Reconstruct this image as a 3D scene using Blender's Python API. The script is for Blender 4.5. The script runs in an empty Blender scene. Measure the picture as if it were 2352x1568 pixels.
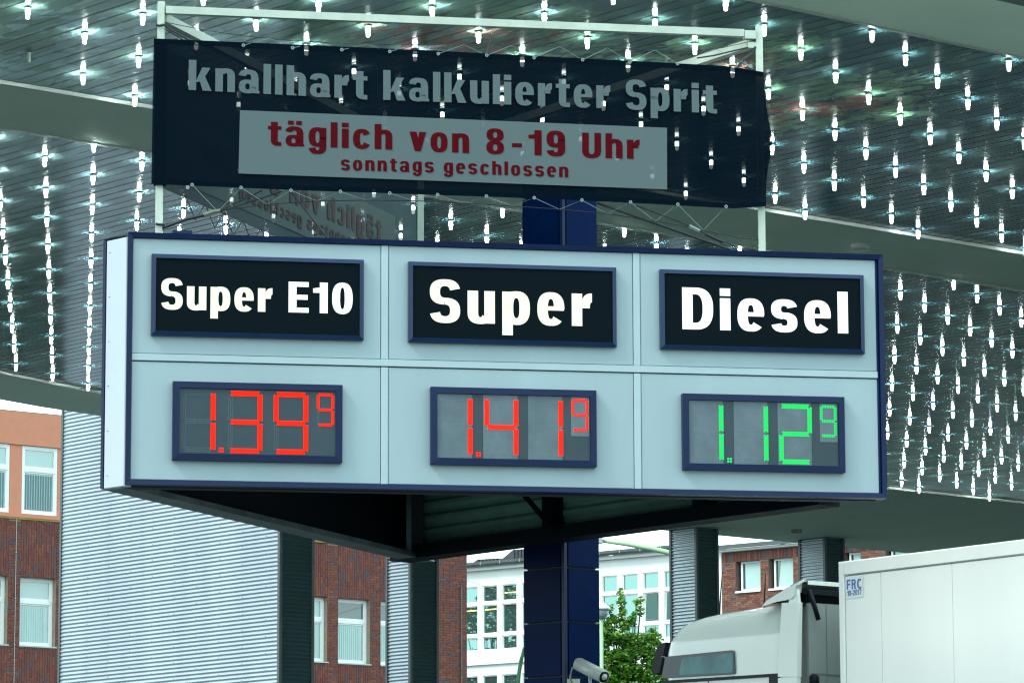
import bpy, bmesh, math, random
from mathutils import Vector, Matrix
random.seed(7)
sc = bpy.context.scene
col = sc.collection

# ------------------------------------------------------------------ camera
F = 9000.0                                    # focal length for a picture 2352 wide
CAM = Vector((0, 0, 0.6))
TH = math.atan(1436 / F)
RM = Matrix.Rotation(math.pi / 2 + TH, 3, 'X') @ Matrix.Rotation(-0.0035, 3, 'Z')
cd = bpy.data.cameras.new('camera'); cam = bpy.data.objects.new('camera', cd); col.objects.link(cam)
cam.matrix_world = Matrix.Translation(CAM) @ RM.to_4x4()
cd.sensor_width = 36.0; cd.lens = F / 2352 * 36.0; cd.clip_start = 0.5; cd.clip_end = 2500
sc.camera = cam

# ------------------------------------------------------------------ world, sun, exposure
w = bpy.data.worlds.new('World'); sc.world = w; w.use_nodes = True
nt = w.node_tree; nt.nodes.clear()
SUN_EL, SUN_AZ = math.radians(48), math.radians(238)      # azimuth clockwise from +Y
sky = nt.nodes.new('ShaderNodeTexSky'); sky.sky_type = 'NISHITA'; sky.sun_disc = False
sky.sun_elevation = SUN_EL; sky.sun_rotation = SUN_AZ; sky.dust_density = 4.0; sky.air_density = 1.5
ov = nt.nodes.new('ShaderNodeMix'); ov.data_type = 'RGBA'
ov.inputs[0].default_value = 0.90
nt.links.new(sky.outputs[0], ov.inputs[6])
ov.inputs[7].default_value = (9.5, 12.2, 12.7, 1)        # closed cloud cover
bg = nt.nodes.new('ShaderNodeBackground'); bg.inputs[1].default_value = 0.13
out = nt.nodes.new('ShaderNodeOutputWorld')
nt.links.new(ov.outputs[2], bg.inputs[0]); nt.links.new(bg.outputs[0], out.inputs[0])
sd = bpy.data.lights.new('sun', 'SUN'); sd.energy = 1.5; sd.angle = math.radians(14); sd.color = (1.0, 0.97, 0.92)
so = bpy.data.objects.new('sun', sd); col.objects.link(so)
sdir = Vector((math.sin(SUN_AZ) * math.cos(SUN_EL), math.cos(SUN_AZ) * math.cos(SUN_EL), math.sin(SUN_EL)))
so.rotation_euler = sdir.to_track_quat('Z', 'Y').to_euler()
so.location = (-20, -10, 30)
vs = sc.view_settings
vs.view_transform = 'Standard'; vs.look = 'None'; vs.exposure = 0.70; vs.gamma = 1.0; vs.use_curve_mapping = False
sc.cycles.use_denoising = True; sc.cycles.pixel_filter_type = 'BLACKMAN_HARRIS'; sc.cycles.filter_width = 1.25
sc.cycles.max_bounces = 6; sc.cycles.diffuse_bounces = 3; sc.cycles.glossy_bounces = 4
sc.cycles.transparent_max_bounces = 12; sc.cycles.sample_clamp_indirect = 4.0
sc.cycles.caustics_reflective = False; sc.cycles.caustics_refractive = False

# ------------------------------------------------------------------ measuring helpers
def ray(x, y):
    return RM @ Vector(((x - 1176) / F, -(y - 784) / F, -1.0))
def atY(x, y, Y):
    d = ray(x, y); return CAM + d * (Y / d.y)
def atz(x, y, z):
    d = ray(x, y); return CAM + d * ((z - CAM.z) / d.z)
def proj(p):
    q = RM.transposed() @ (Vector(p) - CAM)
    return (1176 - F * q.x / q.z, 784 + F * q.y / q.z)

class Wall:
    """A vertical plane in the place: s metres along it, n metres behind it, z metres up."""
    def __init__(self, p0, d):
        self.o = Vector((p0[0], p0[1], 0)); d = Vector((d[0], d[1], 0)).normalized()
        self.d = d; self.n = Vector((-d.y, d.x, 0))
        if self.n.dot(self.o) < 0: self.n = -self.n
        self.M = Matrix(((d.x, self.n.x, 0, self.o.x), (d.y, self.n.y, 0, self.o.y), (0, 0, 1, 0), (0, 0, 0, 1)))
    def sz(self, x, y, off=0.0):
        r = ray(x, y); o = self.o + self.n * off
        t = (o - CAM).dot(self.n) / r.dot(self.n); p = CAM + r * t
        return (p - self.o).dot(self.d), p.z
    def w(self, s, n, z):
        return self.o + self.d * s + self.n * n + Vector((0, 0, z))

# ------------------------------------------------------------------ materials
MATS = {}
def mat(name, color, rough=0.5, metal=0.0, var=0.0, scale=3.0, bump=0.0, emit=0.0, ecol=None, spec=0.5, coat=0.0, streak=False):
    if name in MATS: return MATS[name]
    m = bpy.data.materials.new(name); m.use_nodes = True
    n = m.node_tree.nodes; l = m.node_tree.links; b = n['Principled BSDF']
    b.inputs['Base Color'].default_value = (*color, 1); b.inputs['Roughness'].default_value = rough
    b.inputs['Metallic'].default_value = metal; b.inputs['Specular IOR Level'].default_value = spec
    b.inputs['Coat Weight'].default_value = coat
    if emit:
        b.inputs['Emission Color'].default_value = (*(ecol or color), 1); b.inputs['Emission Strength'].default_value = emit
    if var or bump:
        g = n.new('ShaderNodeNewGeometry'); t = n.new('ShaderNodeTexNoise'); t.inputs['Scale'].default_value = scale
        t.inputs['Detail'].default_value = 5; t.inputs['Roughness'].default_value = 0.6
        if streak:
            mp = n.new('ShaderNodeVectorMath'); mp.operation = 'MULTIPLY'; mp.inputs[1].default_value = (1, 1, 0.12)
            l.new(g.outputs['Position'], mp.inputs[0]); l.new(mp.outputs[0], t.inputs['Vector'])
        else: l.new(g.outputs['Position'], t.inputs['Vector'])
        if var:
            r = n.new('ShaderNodeMapRange'); r.inputs['From Min'].default_value = 0.3; r.inputs['From Max'].default_value = 0.7
            r.inputs['To Min'].default_value = 1 - var; r.inputs['To Max'].default_value = 1 + var * 0.5
            l.new(t.outputs[0], r.inputs[0])
            mx = n.new('ShaderNodeVectorMath'); mx.operation = 'SCALE'; mx.inputs[0].default_value = color
            l.new(r.outputs[0], mx.inputs['Scale']); l.new(mx.outputs[0], b.inputs['Base Color'])
            rr = n.new('ShaderNodeMapRange'); rr.inputs['To Min'].default_value = max(0.02, rough - 0.08); rr.inputs['To Max'].default_value = rough + 0.1
            l.new(t.outputs[0], rr.inputs[0]); l.new(rr.outputs[0], b.inputs['Roughness'])
        if bump:
            bp = n.new('ShaderNodeBump'); bp.inputs['Strength'].default_value = bump; bp.inputs['Distance'].default_value = 0.01
            l.new(t.outputs[0], bp.inputs['Height']); l.new(bp.outputs[0], b.inputs['Normal'])
    MATS[name] = m; return m

M_ASPH = mat('concrete_yard', (0.070, 0.088, 0.086), 0.75, var=0.25, scale=0.6, bump=0.3)
M_PANEL = mat('grey_blue_aluminium', (0.275, 0.372, 0.402), 0.5, var=0.09, scale=2.0, bump=0.03, streak=True)
M_RAIL = mat('pale_cover_strip', (0.33, 0.43, 0.46), 0.4, var=0.05, scale=5)
M_CHAM = mat('white_corner_panel', (0.44, 0.50, 0.55), 0.35, var=0.04, scale=3)
M_BLUE = mat('navy_frame', (0.0015, 0.011, 0.050), 0.35, var=0.2, scale=4, spec=0.2)
M_BLUE2 = mat('board_frame_blue', (0.003, 0.020, 0.065), 0.3, var=0.15, scale=6, spec=0.3)
M_BLACK = mat('black_board', (0.001, 0.005, 0.008), 0.6, spec=0.05)
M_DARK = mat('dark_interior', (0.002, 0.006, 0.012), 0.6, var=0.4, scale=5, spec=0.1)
M_RIB = mat('dark_green_ribbed_sheet', (0.26, 0.46, 0.38), 0.5, var=0.2, scale=5, spec=0.2)
M_FLANGE = mat('pale_flange', (0.16, 0.20, 0.22), 0.4, 0.6, var=0.5, scale=3)
M_COLB = mat('column_navy_enamel', (0.0002, 0.0095, 0.050), 0.25, var=0.15, scale=4, spec=0.03)
M_GAP = mat('joint_black', (0.004, 0.006, 0.012), 0.6)
M_STEEL = mat('offwhite_painted_steel', (0.44, 0.52, 0.44), 0.4, var=0.18, scale=5, bump=0.05)
M_ROPE = mat('pale_cord', (0.20, 0.27, 0.26), 0.8)
M_CABLE = mat('dark_cable', (0.012, 0.02, 0.024), 0.6)
M_SOFFIT = mat('soffit_render', (0.62, 0.76, 0.64), 0.7, var=0.06, scale=0.8, bump=0.05)
M_TRIM = mat('soffit_trim', (0.42, 0.46, 0.42), 0.4, 0.3)
M_FASCIA = mat('fascia_grey_green', (0.10, 0.16, 0.15), 0.35, 0.3, var=0.2)
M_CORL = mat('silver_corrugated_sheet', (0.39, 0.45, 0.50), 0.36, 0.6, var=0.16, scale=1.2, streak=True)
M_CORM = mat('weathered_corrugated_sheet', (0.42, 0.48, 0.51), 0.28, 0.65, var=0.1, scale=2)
M_CORD = mat('dark_corrugated_sheet', (0.030, 0.075, 0.080), 0.45, 0.1, var=0.15, scale=2)  # darker sheet for the cores and the faces running along Q
M_ORANGE = mat('orange_render', (0.56, 0.225, 0.135), 0.8, var=0.08, scale=4, bump=0.1)
M_OCHRE = mat('ochre_ledge', (0.30, 0.20, 0.05), 0.8, var=0.3)
M_MORTAR = mat('mortar', (0.34, 0.26, 0.20), 0.9, var=0.2, scale=8)
BR = [mat('brick_' + n_, c, 0.8, var=0.3, scale=14, bump=0.3) for n_, c in (('red', (0.165, 0.044, 0.030)),
     ('dark_red', (0.130, 0.036, 0.028)), ('brown', (0.145, 0.048, 0.034)), ('orange', (0.195, 0.060, 0.032)),
     ('purple', (0.110, 0.050, 0.058)), ('blue_black', (0.075, 0.060, 0.075)))]
BRW = [6, 5, 4, 2, 2, 1]
M_WFRAME = mat('white_window_frame', (0.78, 0.82, 0.80), 0.45, var=0.06, scale=6)
M_WHITEW = mat('white_render', (0.74, 0.79, 0.77), 0.8, var=0.06, scale=1.0, bump=0.05, streak=True)
M_SILL = mat('metal_sill', (0.35, 0.42, 0.40), 0.4, 0.5)
M_BLIND = mat('pale_blind', (0.42, 0.60, 0.57), 0.7, var=0.06, scale=5)
M_BLINDD = mat('grey_blind', (0.10, 0.19, 0.20), 0.7)
M_ROOF = mat('dark_roof_felt', (0.035, 0.040, 0.05), 0.5, var=0.3, scale=4)
M_GUT = mat('zinc_gutter', (0.08, 0.10, 0.10), 0.4, 0.4, var=0.2)
M_POLE = mat('pale_green_pole', (0.33, 0.52, 0.30), 0.5)
M_TRUCK = mat('white_truck_paint', (0.82, 0.86, 0.80), 0.14, var=0.02, scale=3, coat=0.6)
M_TRUCKD = mat('cab_rear_grey', (0.30, 0.34, 0.32), 0.5, var=0.05)
M_TRAIL = mat('trailer_white', (0.80, 0.85, 0.81), 0.38, var=0.05, scale=1.2, streak=True)
M_RUB = mat('black_rubber', (0.006, 0.009, 0.014), 0.4, spec=0.15)
M_SEAM = mat('seam_grey', (0.22, 0.26, 0.25), 0.6)
M_STICK = mat('sticker_white', (0.66, 0.73, 0.74), 0.3)
M_INK = mat('sticker_blue', (0.04, 0.13, 0.42), 0.4)
M_CCTV = mat('camera_housing', (0.42, 0.47, 0.42), 0.35, var=0.06, scale=20)
M_BARK = mat('bark', (0.05, 0.042, 0.03), 0.9, var=0.3)
M_LETW = mat('lit_white_letter', (0.3, 0.32, 0.3), 0.5, emit=0.56, ecol=(0.90, 1.0, 0.93))
M_LETY = mat('lit_cream_letter', (0.25, 0.27, 0.2), 0.5, emit=0.50, ecol=(0.92, 1.0, 0.74))
M_LRED = mat('led_red_lit', (0.05, 0.003, 0.001), 0.6, emit=1.15, ecol=(1.0, 0.014, 0.002), spec=0.1)
M_LGRN = mat('led_green_lit', (0.003, 0.05, 0.02), 0.6, emit=0.66, ecol=(0.02, 0.90, 0.16), spec=0.1)
M_LOFF = mat('led_unlit', (0.10, 0.19, 0.19), 0.3)
M_LHOLE = mat('led_segment_recess', (0.035, 0.07, 0.08), 0.5)
M_SCRD = mat('led_screen_grey', (0.030, 0.052, 0.066), 0.22, var=0.15, scale=4, spec=0.2)
M_SCRL = mat('led_module_grey', (0.100, 0.140, 0.162), 0.25, var=0.25, scale=4, spec=0.2)
M_SOCK = mat('lamp_socket', (0.12, 0.14, 0.12), 0.5)
M_BULB = mat('lit_bulb', (0.9, 1, 0.95), 0.3, emit=70, ecol=(0.84, 1.0, 0.955))
M_BULBB = mat('lit_bulb_bluish', (0.9, 0.95, 1), 0.3, emit=70, ecol=(0.78, 0.86, 1.0))
for m_ in (M_BULB, M_BULBB):       # the discharge tube fills the upper half, the frosted tip is dimmer
    n = m_.node_tree.nodes; l = m_.node_tree.links
    t_ = n.new('ShaderNodeTexCoord'); x_ = n.new('ShaderNodeSeparateXYZ'); g_ = n.new('ShaderNodeMapRange')
    g_.inputs['From Min'].default_value = -0.082; g_.inputs['From Max'].default_value = -0.066; g_.inputs['To Min'].default_value = 2.6; g_.inputs['To Max'].default_value = 115
    l.new(t_.outputs['Object'], x_.inputs[0]); l.new(x_.outputs[2], g_.inputs[0]); l.new(g_.outputs[0], n['Principled BSDF'].inputs['Emission Strength'])
M_BULB0 = mat('unlit_bulb', (0.45, 0.55, 0.50), 0.15)
M_YEL = mat('office_tube_light', (1, 0.9, 0.3), 0.5, emit=1.0, ecol=(1.0, 0.85, 0.12))

def glass_mat(name, tint, rough=0.03, spec=0.9, var=0.0):
    m = mat(name, tint, rough, 0.0, spec=spec, coat=1.0, var=var, scale=1.2)
    return m
M_GLASS = glass_mat('window_glass', (0.30, 0.45, 0.43), var=0.1)
M_GLASSD = glass_mat('dark_window_glass', (0.04, 0.085, 0.085))
M_GLASSM = mat('mirroring_office_glass', (0.22, 0.39, 0.36), 0.02, 0.85)
M_TGLASS = mat('truck_glass', (0.07, 0.24, 0.26), 0.15, var=0.5, scale=2.5, spec=0.3)

def banner_mat(name, color, alpha_t):
    m = bpy.data.materials.new(name); m.use_nodes = True; n = m.node_tree.nodes; l = m.node_tree.links
    b = n['Principled BSDF']; b.inputs['Base Color'].default_value = (*color, 1); b.inputs['Roughness'].default_value = 0.75
    b.inputs['Specular IOR Level'].default_value = 0.03
    tr = n.new('ShaderNodeBsdfTransparent'); mx = n.new('ShaderNodeMixShader')
    g = n.new('ShaderNodeNewGeometry'); t = n.new('ShaderNodeTexNoise'); t.inputs['Scale'].default_value = 60; t.inputs['Detail'].default_value = 2
    mp = n.new('ShaderNodeVectorMath'); mp.operation = 'MULTIPLY'; mp.inputs[1].default_value = (1, 1, 1)
    l.new(g.outputs['Position'], mp.inputs[0]); l.new(mp.outputs[0], t.inputs['Vector'])
    r = n.new('ShaderNodeMapRange'); r.inputs['From Min'].default_value = 0.35; r.inputs['From Max'].default_value = 0.65
    r.inputs['To Min'].default_value = alpha_t * 0.85; r.inputs['To Max'].default_value = alpha_t * 1.15
    l.new(t.outputs[0], r.inputs[0]); l.new(r.outputs[0], mx.inputs[0])
    l.new(b.outputs[0], mx.inputs[1]); l.new(tr.outputs[0], mx.inputs[2]); l.new(mx.outputs[0], n['Material Output'].inputs[0])
    MATS[name] = m; return m
M_BNAVY = banner_mat('banner_navy_mesh', (0.0004, 0.0045, 0.0095), 0.029)
M_BGREY = banner_mat('banner_pale_print', (0.098, 0.135, 0.140), 0.035)
M_BRED = banner_mat('banner_red_print', (0.075, 0.003, 0.006), 0.03)
M_BBACK = banner_mat('banner_reverse', (0.055, 0.085, 0.09), 0.09)
M_BBACKL = banner_mat('banner_reverse_pale', (0.085, 0.118, 0.115), 0.06)
M_BBACKR = banner_mat('banner_reverse_red', (0.082, 0.066, 0.066), 0.06)

# ------------------------------------------------------------------ mesh builder
def tag(o, label=None, cat=None, group=None, kind=None):
    if label: o['label'] = label
    if cat: o['category'] = cat
    if group: o['group'] = group
    if kind: o['kind'] = kind
    return o
def empty(name, loc, label, cat, group=None):
    o = bpy.data.objects.new(name, None); o.location = loc; o.empty_display_size = 0.2; col.objects.link(o)
    return tag(o, label, cat, group)
class MB:
    def __init__(self, M=None):
        self.v = []; self.f = []; self.mi = []; self.mats = []; self.M = M or Matrix.Identity(4); self.sm = []
    def m(self, material):
        if material not in self.mats: self.mats.append(material)
        return self.mats.index(material)
    def add(self, vs_, fs, material, smooth=False):
        b = len(self.v); k = self.m(material)
        self.v += [self.M @ Vector(p) for p in vs_]
        for f in fs: self.f.append([b + i for i in f]); self.mi.append(k); self.sm.append(smooth)
    def box(self, x0, x1, y0, y1, z0, z1, material):
        vs_ = [(x, y, z) for x in (x0, x1) for y in (y0, y1) for z in (z0, z1)]
        self.add(vs_, [(0, 1, 3, 2), (4, 6, 7, 5), (0, 4, 5, 1), (2, 3, 7, 6), (0, 2, 6, 4), (1, 5, 7, 3)], material)
    def bevbox(self, x0, x1, y0, y1, z0, z1, c, material):
        """box whose near (low y) face is chamfered by c"""
        vs_ = [(x0, y1, z0), (x1, y1, z0), (x1, y1, z1), (x0, y1, z1), (x0, y0 + c, z0), (x1, y0 + c, z0), (x1, y0 + c, z1), (x0, y0 + c, z1),
               (x0 + c, y0, z0 + c), (x1 - c, y0, z0 + c), (x1 - c, y0, z1 - c), (x0 + c, y0, z1 - c)]
        self.add(vs_, [(0, 3, 2, 1), (0, 1, 5, 4), (1, 2, 6, 5), (2, 3, 7, 6), (3, 0, 4, 7), (4, 5, 9, 8), (5, 6, 10, 9), (6, 7, 11, 10), (7, 4, 8, 11), (8, 9, 10, 11)], material)
    def ringframe(self, q_out, q_in, y0, y1, ybk, material):
        """mitred frame between quads q_out and q_in [(x,z)*4]; face y0 (outer) to y1 (inner lip), back at ybk"""
        a = [(x, y0, z) for x, z in q_out]; b = [(x, y1, z) for x, z in q_in]
        c = [(x, ybk, z) for x, z in q_out]; d = [(x, ybk, z) for x, z in q_in]
        vs_ = a + b + c + d; fs = []
        for i in range(4):
            j = (i + 1) % 4
            fs += [(i, j, 4 + j, 4 + i), (i, 8 + i, 8 + j, j), (4 + i, 4 + j, 12 + j, 12 + i), (8 + i, 12 + i, 12 + j, 8 + j)]
        self.add(vs_, fs, material)
    def prism(self, pts, d, material, cap=True):
        """pts 3d polygon, extruded by vector d"""
        n = len(pts); vs_ = [Vector(p) for p in pts] + [Vector(p) + Vector(d) for p in pts]
        fs = [(i, (i + 1) % n, n + (i + 1) % n, n + i) for i in range(n)]
        if cap: fs += [tuple(range(n))[::-1], tuple(range(n, 2 * n))]
        self.add(vs_, fs, material)
    def tube(self, pts, r, material, seg=6, r2=None):
        pts = [Vector(p) for p in pts]; n = len(pts); vs_ = []; fs = []
        for i, p in enumerate(pts):
            t = (pts[min(i + 1, n - 1)] - pts[max(i - 1, 0)]).normalized()
            u = t.cross(Vector((0, 0, 1))) if abs(t.z) < 0.95 else t.cross(Vector((0, 1, 0)))
            u.normalize(); q = t.cross(u)
            rr = r if r2 is None else r + (r2 - r) * i / (n - 1)
            for k in range(seg):
                a = 2 * math.pi * k / seg + (math.pi / 4 if seg == 4 else 0)
                vs_.append(p + (u * math.cos(a) + q * math.sin(a)) * rr)
        for i in range(n - 1):
            for k in range(seg):
                fs.append((i * seg + k, i * seg + (k + 1) % seg, (i + 1) * seg + (k + 1) % seg, (i + 1) * seg + k))
        fs += [tuple(range(seg))[::-1], tuple(range((n - 1) * seg, n * seg))]
        self.add(vs_, fs, material, smooth=seg > 5)
    def lathe(self, prof, seg, material, c=(0, 0, 0)):
        """prof [(r,z)] around vertical axis"""
        vs_ = [(c[0] + r * math.cos(2 * math.pi * k / seg), c[1] + r * math.sin(2 * math.pi * k / seg), c[2] + z) for r, z in prof for k in range(seg)]
        fs = [(i * seg + k, i * seg + (k + 1) % seg, (i + 1) * seg + (k + 1) % seg, (i + 1) * seg + k) for i in range(len(prof) - 1) for k in range(seg)]
        fs += [tuple(range(seg))[::-1], tuple(range((len(prof) - 1) * seg, len(prof) * seg))]
        self.add(vs_, fs, material, smooth=True)
    def build(self, name, parent=None, loc=None, kind=None, label=None, smooth=None):
        """verts are in world space; the object's origin is its own centre (or loc)"""
        me = bpy.data.meshes.new(name)
        if loc is None:
            if self.v:
                mn = [min(p[i] for p in self.v) for i in range(3)]; mx = [max(p[i] for p in self.v) for i in range(3)]
                loc = Vector([(mn[i] + mx[i]) / 2 for i in range(3)])
            else: loc = Vector((0, 0, 0))
        loc = Vector(loc)
        me.from_pydata([tuple(p - loc) for p in self.v], [], self.f)
        for m_ in self.mats: me.materials.append(m_)
        me.polygons.foreach_set('material_index', self.mi)
        me.polygons.foreach_set('use_smooth', [bool(s) if smooth is None else smooth for s in self.sm])
        me.update()
        o = bpy.data.objects.new(name, me); col.objects.link(o)
        place(o, loc, parent)
        if kind: o['kind'] = kind
        if label: o['label'] = label
        return o
WLOC = {}
def place(o, loc, parent):
    loc = Vector(loc)
    if parent is not None:
        o.parent = parent
        o.location = loc - WLOC.get(parent.name, Vector(parent.location) if parent.parent is None else Vector((0, 0, 0)))
    else: o.location = loc
    WLOC[o.name] = loc
def inst(name, mesh, loc, parent, rot=None, scale=None):
    o = bpy.data.objects.new(name, mesh); col.objects.link(o); place(o, loc, parent)
    if rot is not None: o.rotation_euler = (0, 0, rot)
    if scale is not None: o.scale = scale
    return o

# ------------------------------------------------------------------ setting: ground
g = MB(); g.add([(-700, -300, 0), (700, -300, 0), (700, 1500, 0), (-700, 1500, 0)], [(0, 1, 2, 3)], M_ASPH)
g.build('ground', kind='structure', loc=(0, 0, 0))
g = MB(); g.box(-200, 200, -14, -8.2, 0.0, 0.12, mat('pavement_slabs', (0.30, 0.31, 0.30), 0.8, var=0.15, scale=2)); g.build('pavement', kind='structure')

# ------------------------------------------------------------------ canopy
HC = 9.6
PX = Vector((-0.6472, 0.7623, 0)).normalized(); QX = Vector((0.7623, 0.6472, 0)).normalized()
CM = Matrix(((PX.x, QX.x, 0, 0), (PX.y, QX.y, 0, 0), (0, 0, 1, 0), (0, 0, 0, 1)))     # local = (p, q, z)
K = 9.0
P_F, P_E1, P_B0, P_B1, P_IN, P_OUT = 2.71 * K, 2.873 * K, 3.706 * K, 3.907 * K, 5.763 * K, 6.65 * K
def interp(tab, q):
    if q <= tab[0][0]: return tab[0][1]
    for (a, b), (c, d) in zip(tab, tab[1:]):
        if q <= c: return b + (d - b) * (q - a) / (c - a)
    return tab[-1][1]
IN_T = [(a * K, b * K) for a, b in ((0.5, 3.95), (1.5, 4.55), (2.4, 5.02), (3.0, 5.33), (3.3, 5.46), (3.586, 5.566), (3.743, 5.623), (3.85, 5.655), (4.1, 5.71), (4.5, 5.75), (4.8, 5.763))]
OUT_T = [(a * K, b * K) for a, b in ((0.5, 4.15), (1.5, 4.80), (2.4, 5.29), (3.0, 5.56), (3.4, 5.70), (3.751, 5.822), (3.877, 5.860), (4.007, 5.886), (4.5, 6.01), (4.85, 6.10), (5.10, 6.45), (5.2, 6.65))]
QA, QB_ = 1.2 * K, 9.5 * K
canopy = empty('canopy', (CM @ Vector((4.2 * K, 4.5 * K, 0))).xyz, 'huge flat station canopy with glossy plank ceiling and smooth grey soffit bands', 'canopy')
# plank material: lacquered planks printed with a mural of leaves
mp_ = bpy.data.materials.new('printed_lacquered_plank'); mp_.use_nodes = True
n = mp_.node_tree.nodes; l = mp_.node_tree.links; b = n['Principled BSDF']
geo = n.new('ShaderNodeNewGeometry')
def dotn(vec):
    d = n.new('ShaderNodeVectorMath'); d.operation = 'DOT_PRODUCT'; l.new(geo.outputs['Position'], d.inputs[0]); d.inputs[1].default_value = vec
    return d.outputs['Value']
def math_(op, a, c=None, clamp=False):
    d = n.new('ShaderNodeMath'); d.operation = op; d.use_clamp = clamp
    for i, x in enumerate((a, c)):
        if x is None: continue
        if isinstance(x, (int, float)): d.inputs[i].default_value = x
        else: l.new(x, d.inputs[i])
    return d.outputs[0]
def mix_(f, a, c):
    d = n.new('ShaderNodeMix'); d.data_type = 'RGBA'
    for i, x in ((0, f), (6, a), (7, c)):
        if isinstance(x, (int, float)): d.inputs[i].default_value = x
        elif isinstance(x, tuple): d.inputs[i].default_value = (*x, 1)
        else: l.new(x, d.inputs[i])
    return d.outputs[2]
dp, dq = dotn(PX), dotn(QX)
cb = n.new('ShaderNodeCombineXYZ'); l.new(math_('MULTIPLY', dp, 0.55), cb.inputs[0]); l.new(dq, cb.inputs[1])
def noise(scale, detail=3, off=0.0, dist=0.0):
    t = n.new('ShaderNodeTexNoise'); t.inputs['Scale'].default_value = scale; t.inputs['Detail'].default_value = detail; t.inputs['Distortion'].default_value = dist
    a = n.new('ShaderNodeVectorMath'); a.operation = 'ADD'; l.new(cb.outputs[0], a.inputs[0]); a.inputs[1].default_value = (off, off * 1.7, 0)
    l.new(a.outputs[0], t.inputs['Vector']); return t.outputs[0]
def step_(x, a, w_=0.02):
    r = n.new('ShaderNodeMapRange'); r.inputs['From Min'].default_value = a - w_; r.inputs['From Max'].default_value = a + w_; l.new(x, r.inputs[0]); return r.outputs[0]
big = noise(0.09, 2, 3.1, 0.6); mid = noise(0.8, 4, 9.0, 1.5); fin = noise(3.2, 4, 5.5, 1.2); fine2 = noise(7.0, 3, 1.5, 0.5)
# base tone: reflections painted in, brighter at the left (low q), darker at the right
gr = n.new('ShaderNodeMapRange'); gr.inputs['From Min'].default_value = 2.55 * K; gr.inputs['From Max'].default_value = 3.15 * K
l.new(math_('ADD', math_('SUBTRACT', dq, math_('MULTIPLY', dp, 0.22)), math_('MULTIPLY', math_('SUBTRACT', big, 0.5), 7.0)), gr.inputs[0])
gr.inputs['From Min'].default_value = 13.5; gr.inputs['From Max'].default_value = 19.5
c = mix_(gr.outputs[0], (0.30, 0.48, 0.51), (0.036, 0.092, 0.110))
c = mix_(math_('MULTIPLY', step_(mid, 0.58, 0.03), 0.15), c, (0.20, 0.30, 0.27))
def blob(px, py, z, rp, rq, rot=0.0):
    w0 = atz(px, py, z); p0, q0 = w0.dot(PX), w0.dot(QX)
    a = math_('DIVIDE', math_('SUBTRACT', dp, p0), rp); c_ = math_('DIVIDE', math_('SUBTRACT', dq, q0), rq)
    if rot:
        a2 = math_('ADD', math_('MULTIPLY', a, math.cos(rot)), math_('MULTIPLY', c_, math.sin(rot)))
        c2 = math_('SUBTRACT', math_('MULTIPLY', c_, math.cos(rot)), math_('MULTIPLY', a, math.sin(rot))); a, c_ = a2, c2
    return math_('SQRT', math_('ADD', math_('MULTIPLY', a, a), math_('MULTIPLY', c_, c_)))
def leafy(c, px, py, rp, rq, shift=0.0):
    r = math_('ADD', blob(px, py, HC, rp, rq), math_('MULTIPLY', math_('SUBTRACT', fin, 0.5), 2.2))
    green = math_('MULTIPLY', math_('SUBTRACT', 1.0, step_(r, 0.95, 0.03)), step_(fine2, 0.44, 0.02))
    r2 = math_('ADD', blob(px - 20, py + 4, HC, rp * 0.62, rq * 0.62), math_('MULTIPLY', math_('SUBTRACT', fin, 0.5), 2.6))
    red = math_('MULTIPLY', math_('SUBTRACT', 1.0, step_(r2, 0.85, 0.03)), step_(mid, 0.40, 0.02))
    c = mix_(math_('MULTIPLY', green, 0.6), c, (0.20, 0.37, 0.20))
    return mix_(math_('MULTIPLY', math_('MULTIPLY', red, step_(fine2, 0.47, 0.02)), 0.8), c, (0.24, 0.045, 0.05))
c = leafy(c, 1080, 85, 1.5, 1.5); c = leafy(c, 1850, 240, 1.5, 1.25); c = leafy(c, 1640, 140, 1.3, 0.9)
rg = math_('ADD', blob(160, 40, HC, 3.6, 2.6), math_('MULTIPLY', math_('SUBTRACT', mid, 0.5), 2.4))
c = mix_(math_('MULTIPLY', math_('MULTIPLY', math_('SUBTRACT', 1.0, step_(rg, 0.9, 0.05)), step_(fin, 0.47, 0.02)), 0.55), c, (0.09, 0.21, 0.10))
rg = math_('ADD', blob(1250, 25, HC, 2.6, 4.2), math_('MULTIPLY', math_('SUBTRACT', mid, 0.5), 2.0))
c = mix_(math_('MULTIPLY', math_('SUBTRACT', 1.0, step_(rg, 0.9, 0.3)), 0.3), c, (0.10, 0.20, 0.16))
l.new(c, b.inputs['Base Color'])
b.inputs['Roughness'].default_value = 0.12; b.inputs['Specular IOR Level'].default_value = 0.5; b.inputs['IOR'].default_value = 1.20
bp = n.new('ShaderNodeBump'); bp.inputs['Strength'].default_value = 0.03; bp.inputs['Distance'].default_value = 0.02
cw = n.new('ShaderNodeCombineXYZ'); l.new(math_('MULTIPLY', dp, 1.6), cw.inputs[0]); l.new(math_('MULTIPLY', dq, 5.0), cw.inputs[1])
tw = n.new('ShaderNodeTexNoise'); tw.inputs['Scale'].default_value = 1.0; l.new(cw.outputs[0], tw.inputs['Vector']); l.new(tw.outputs[0], bp.inputs['Height'])

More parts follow.
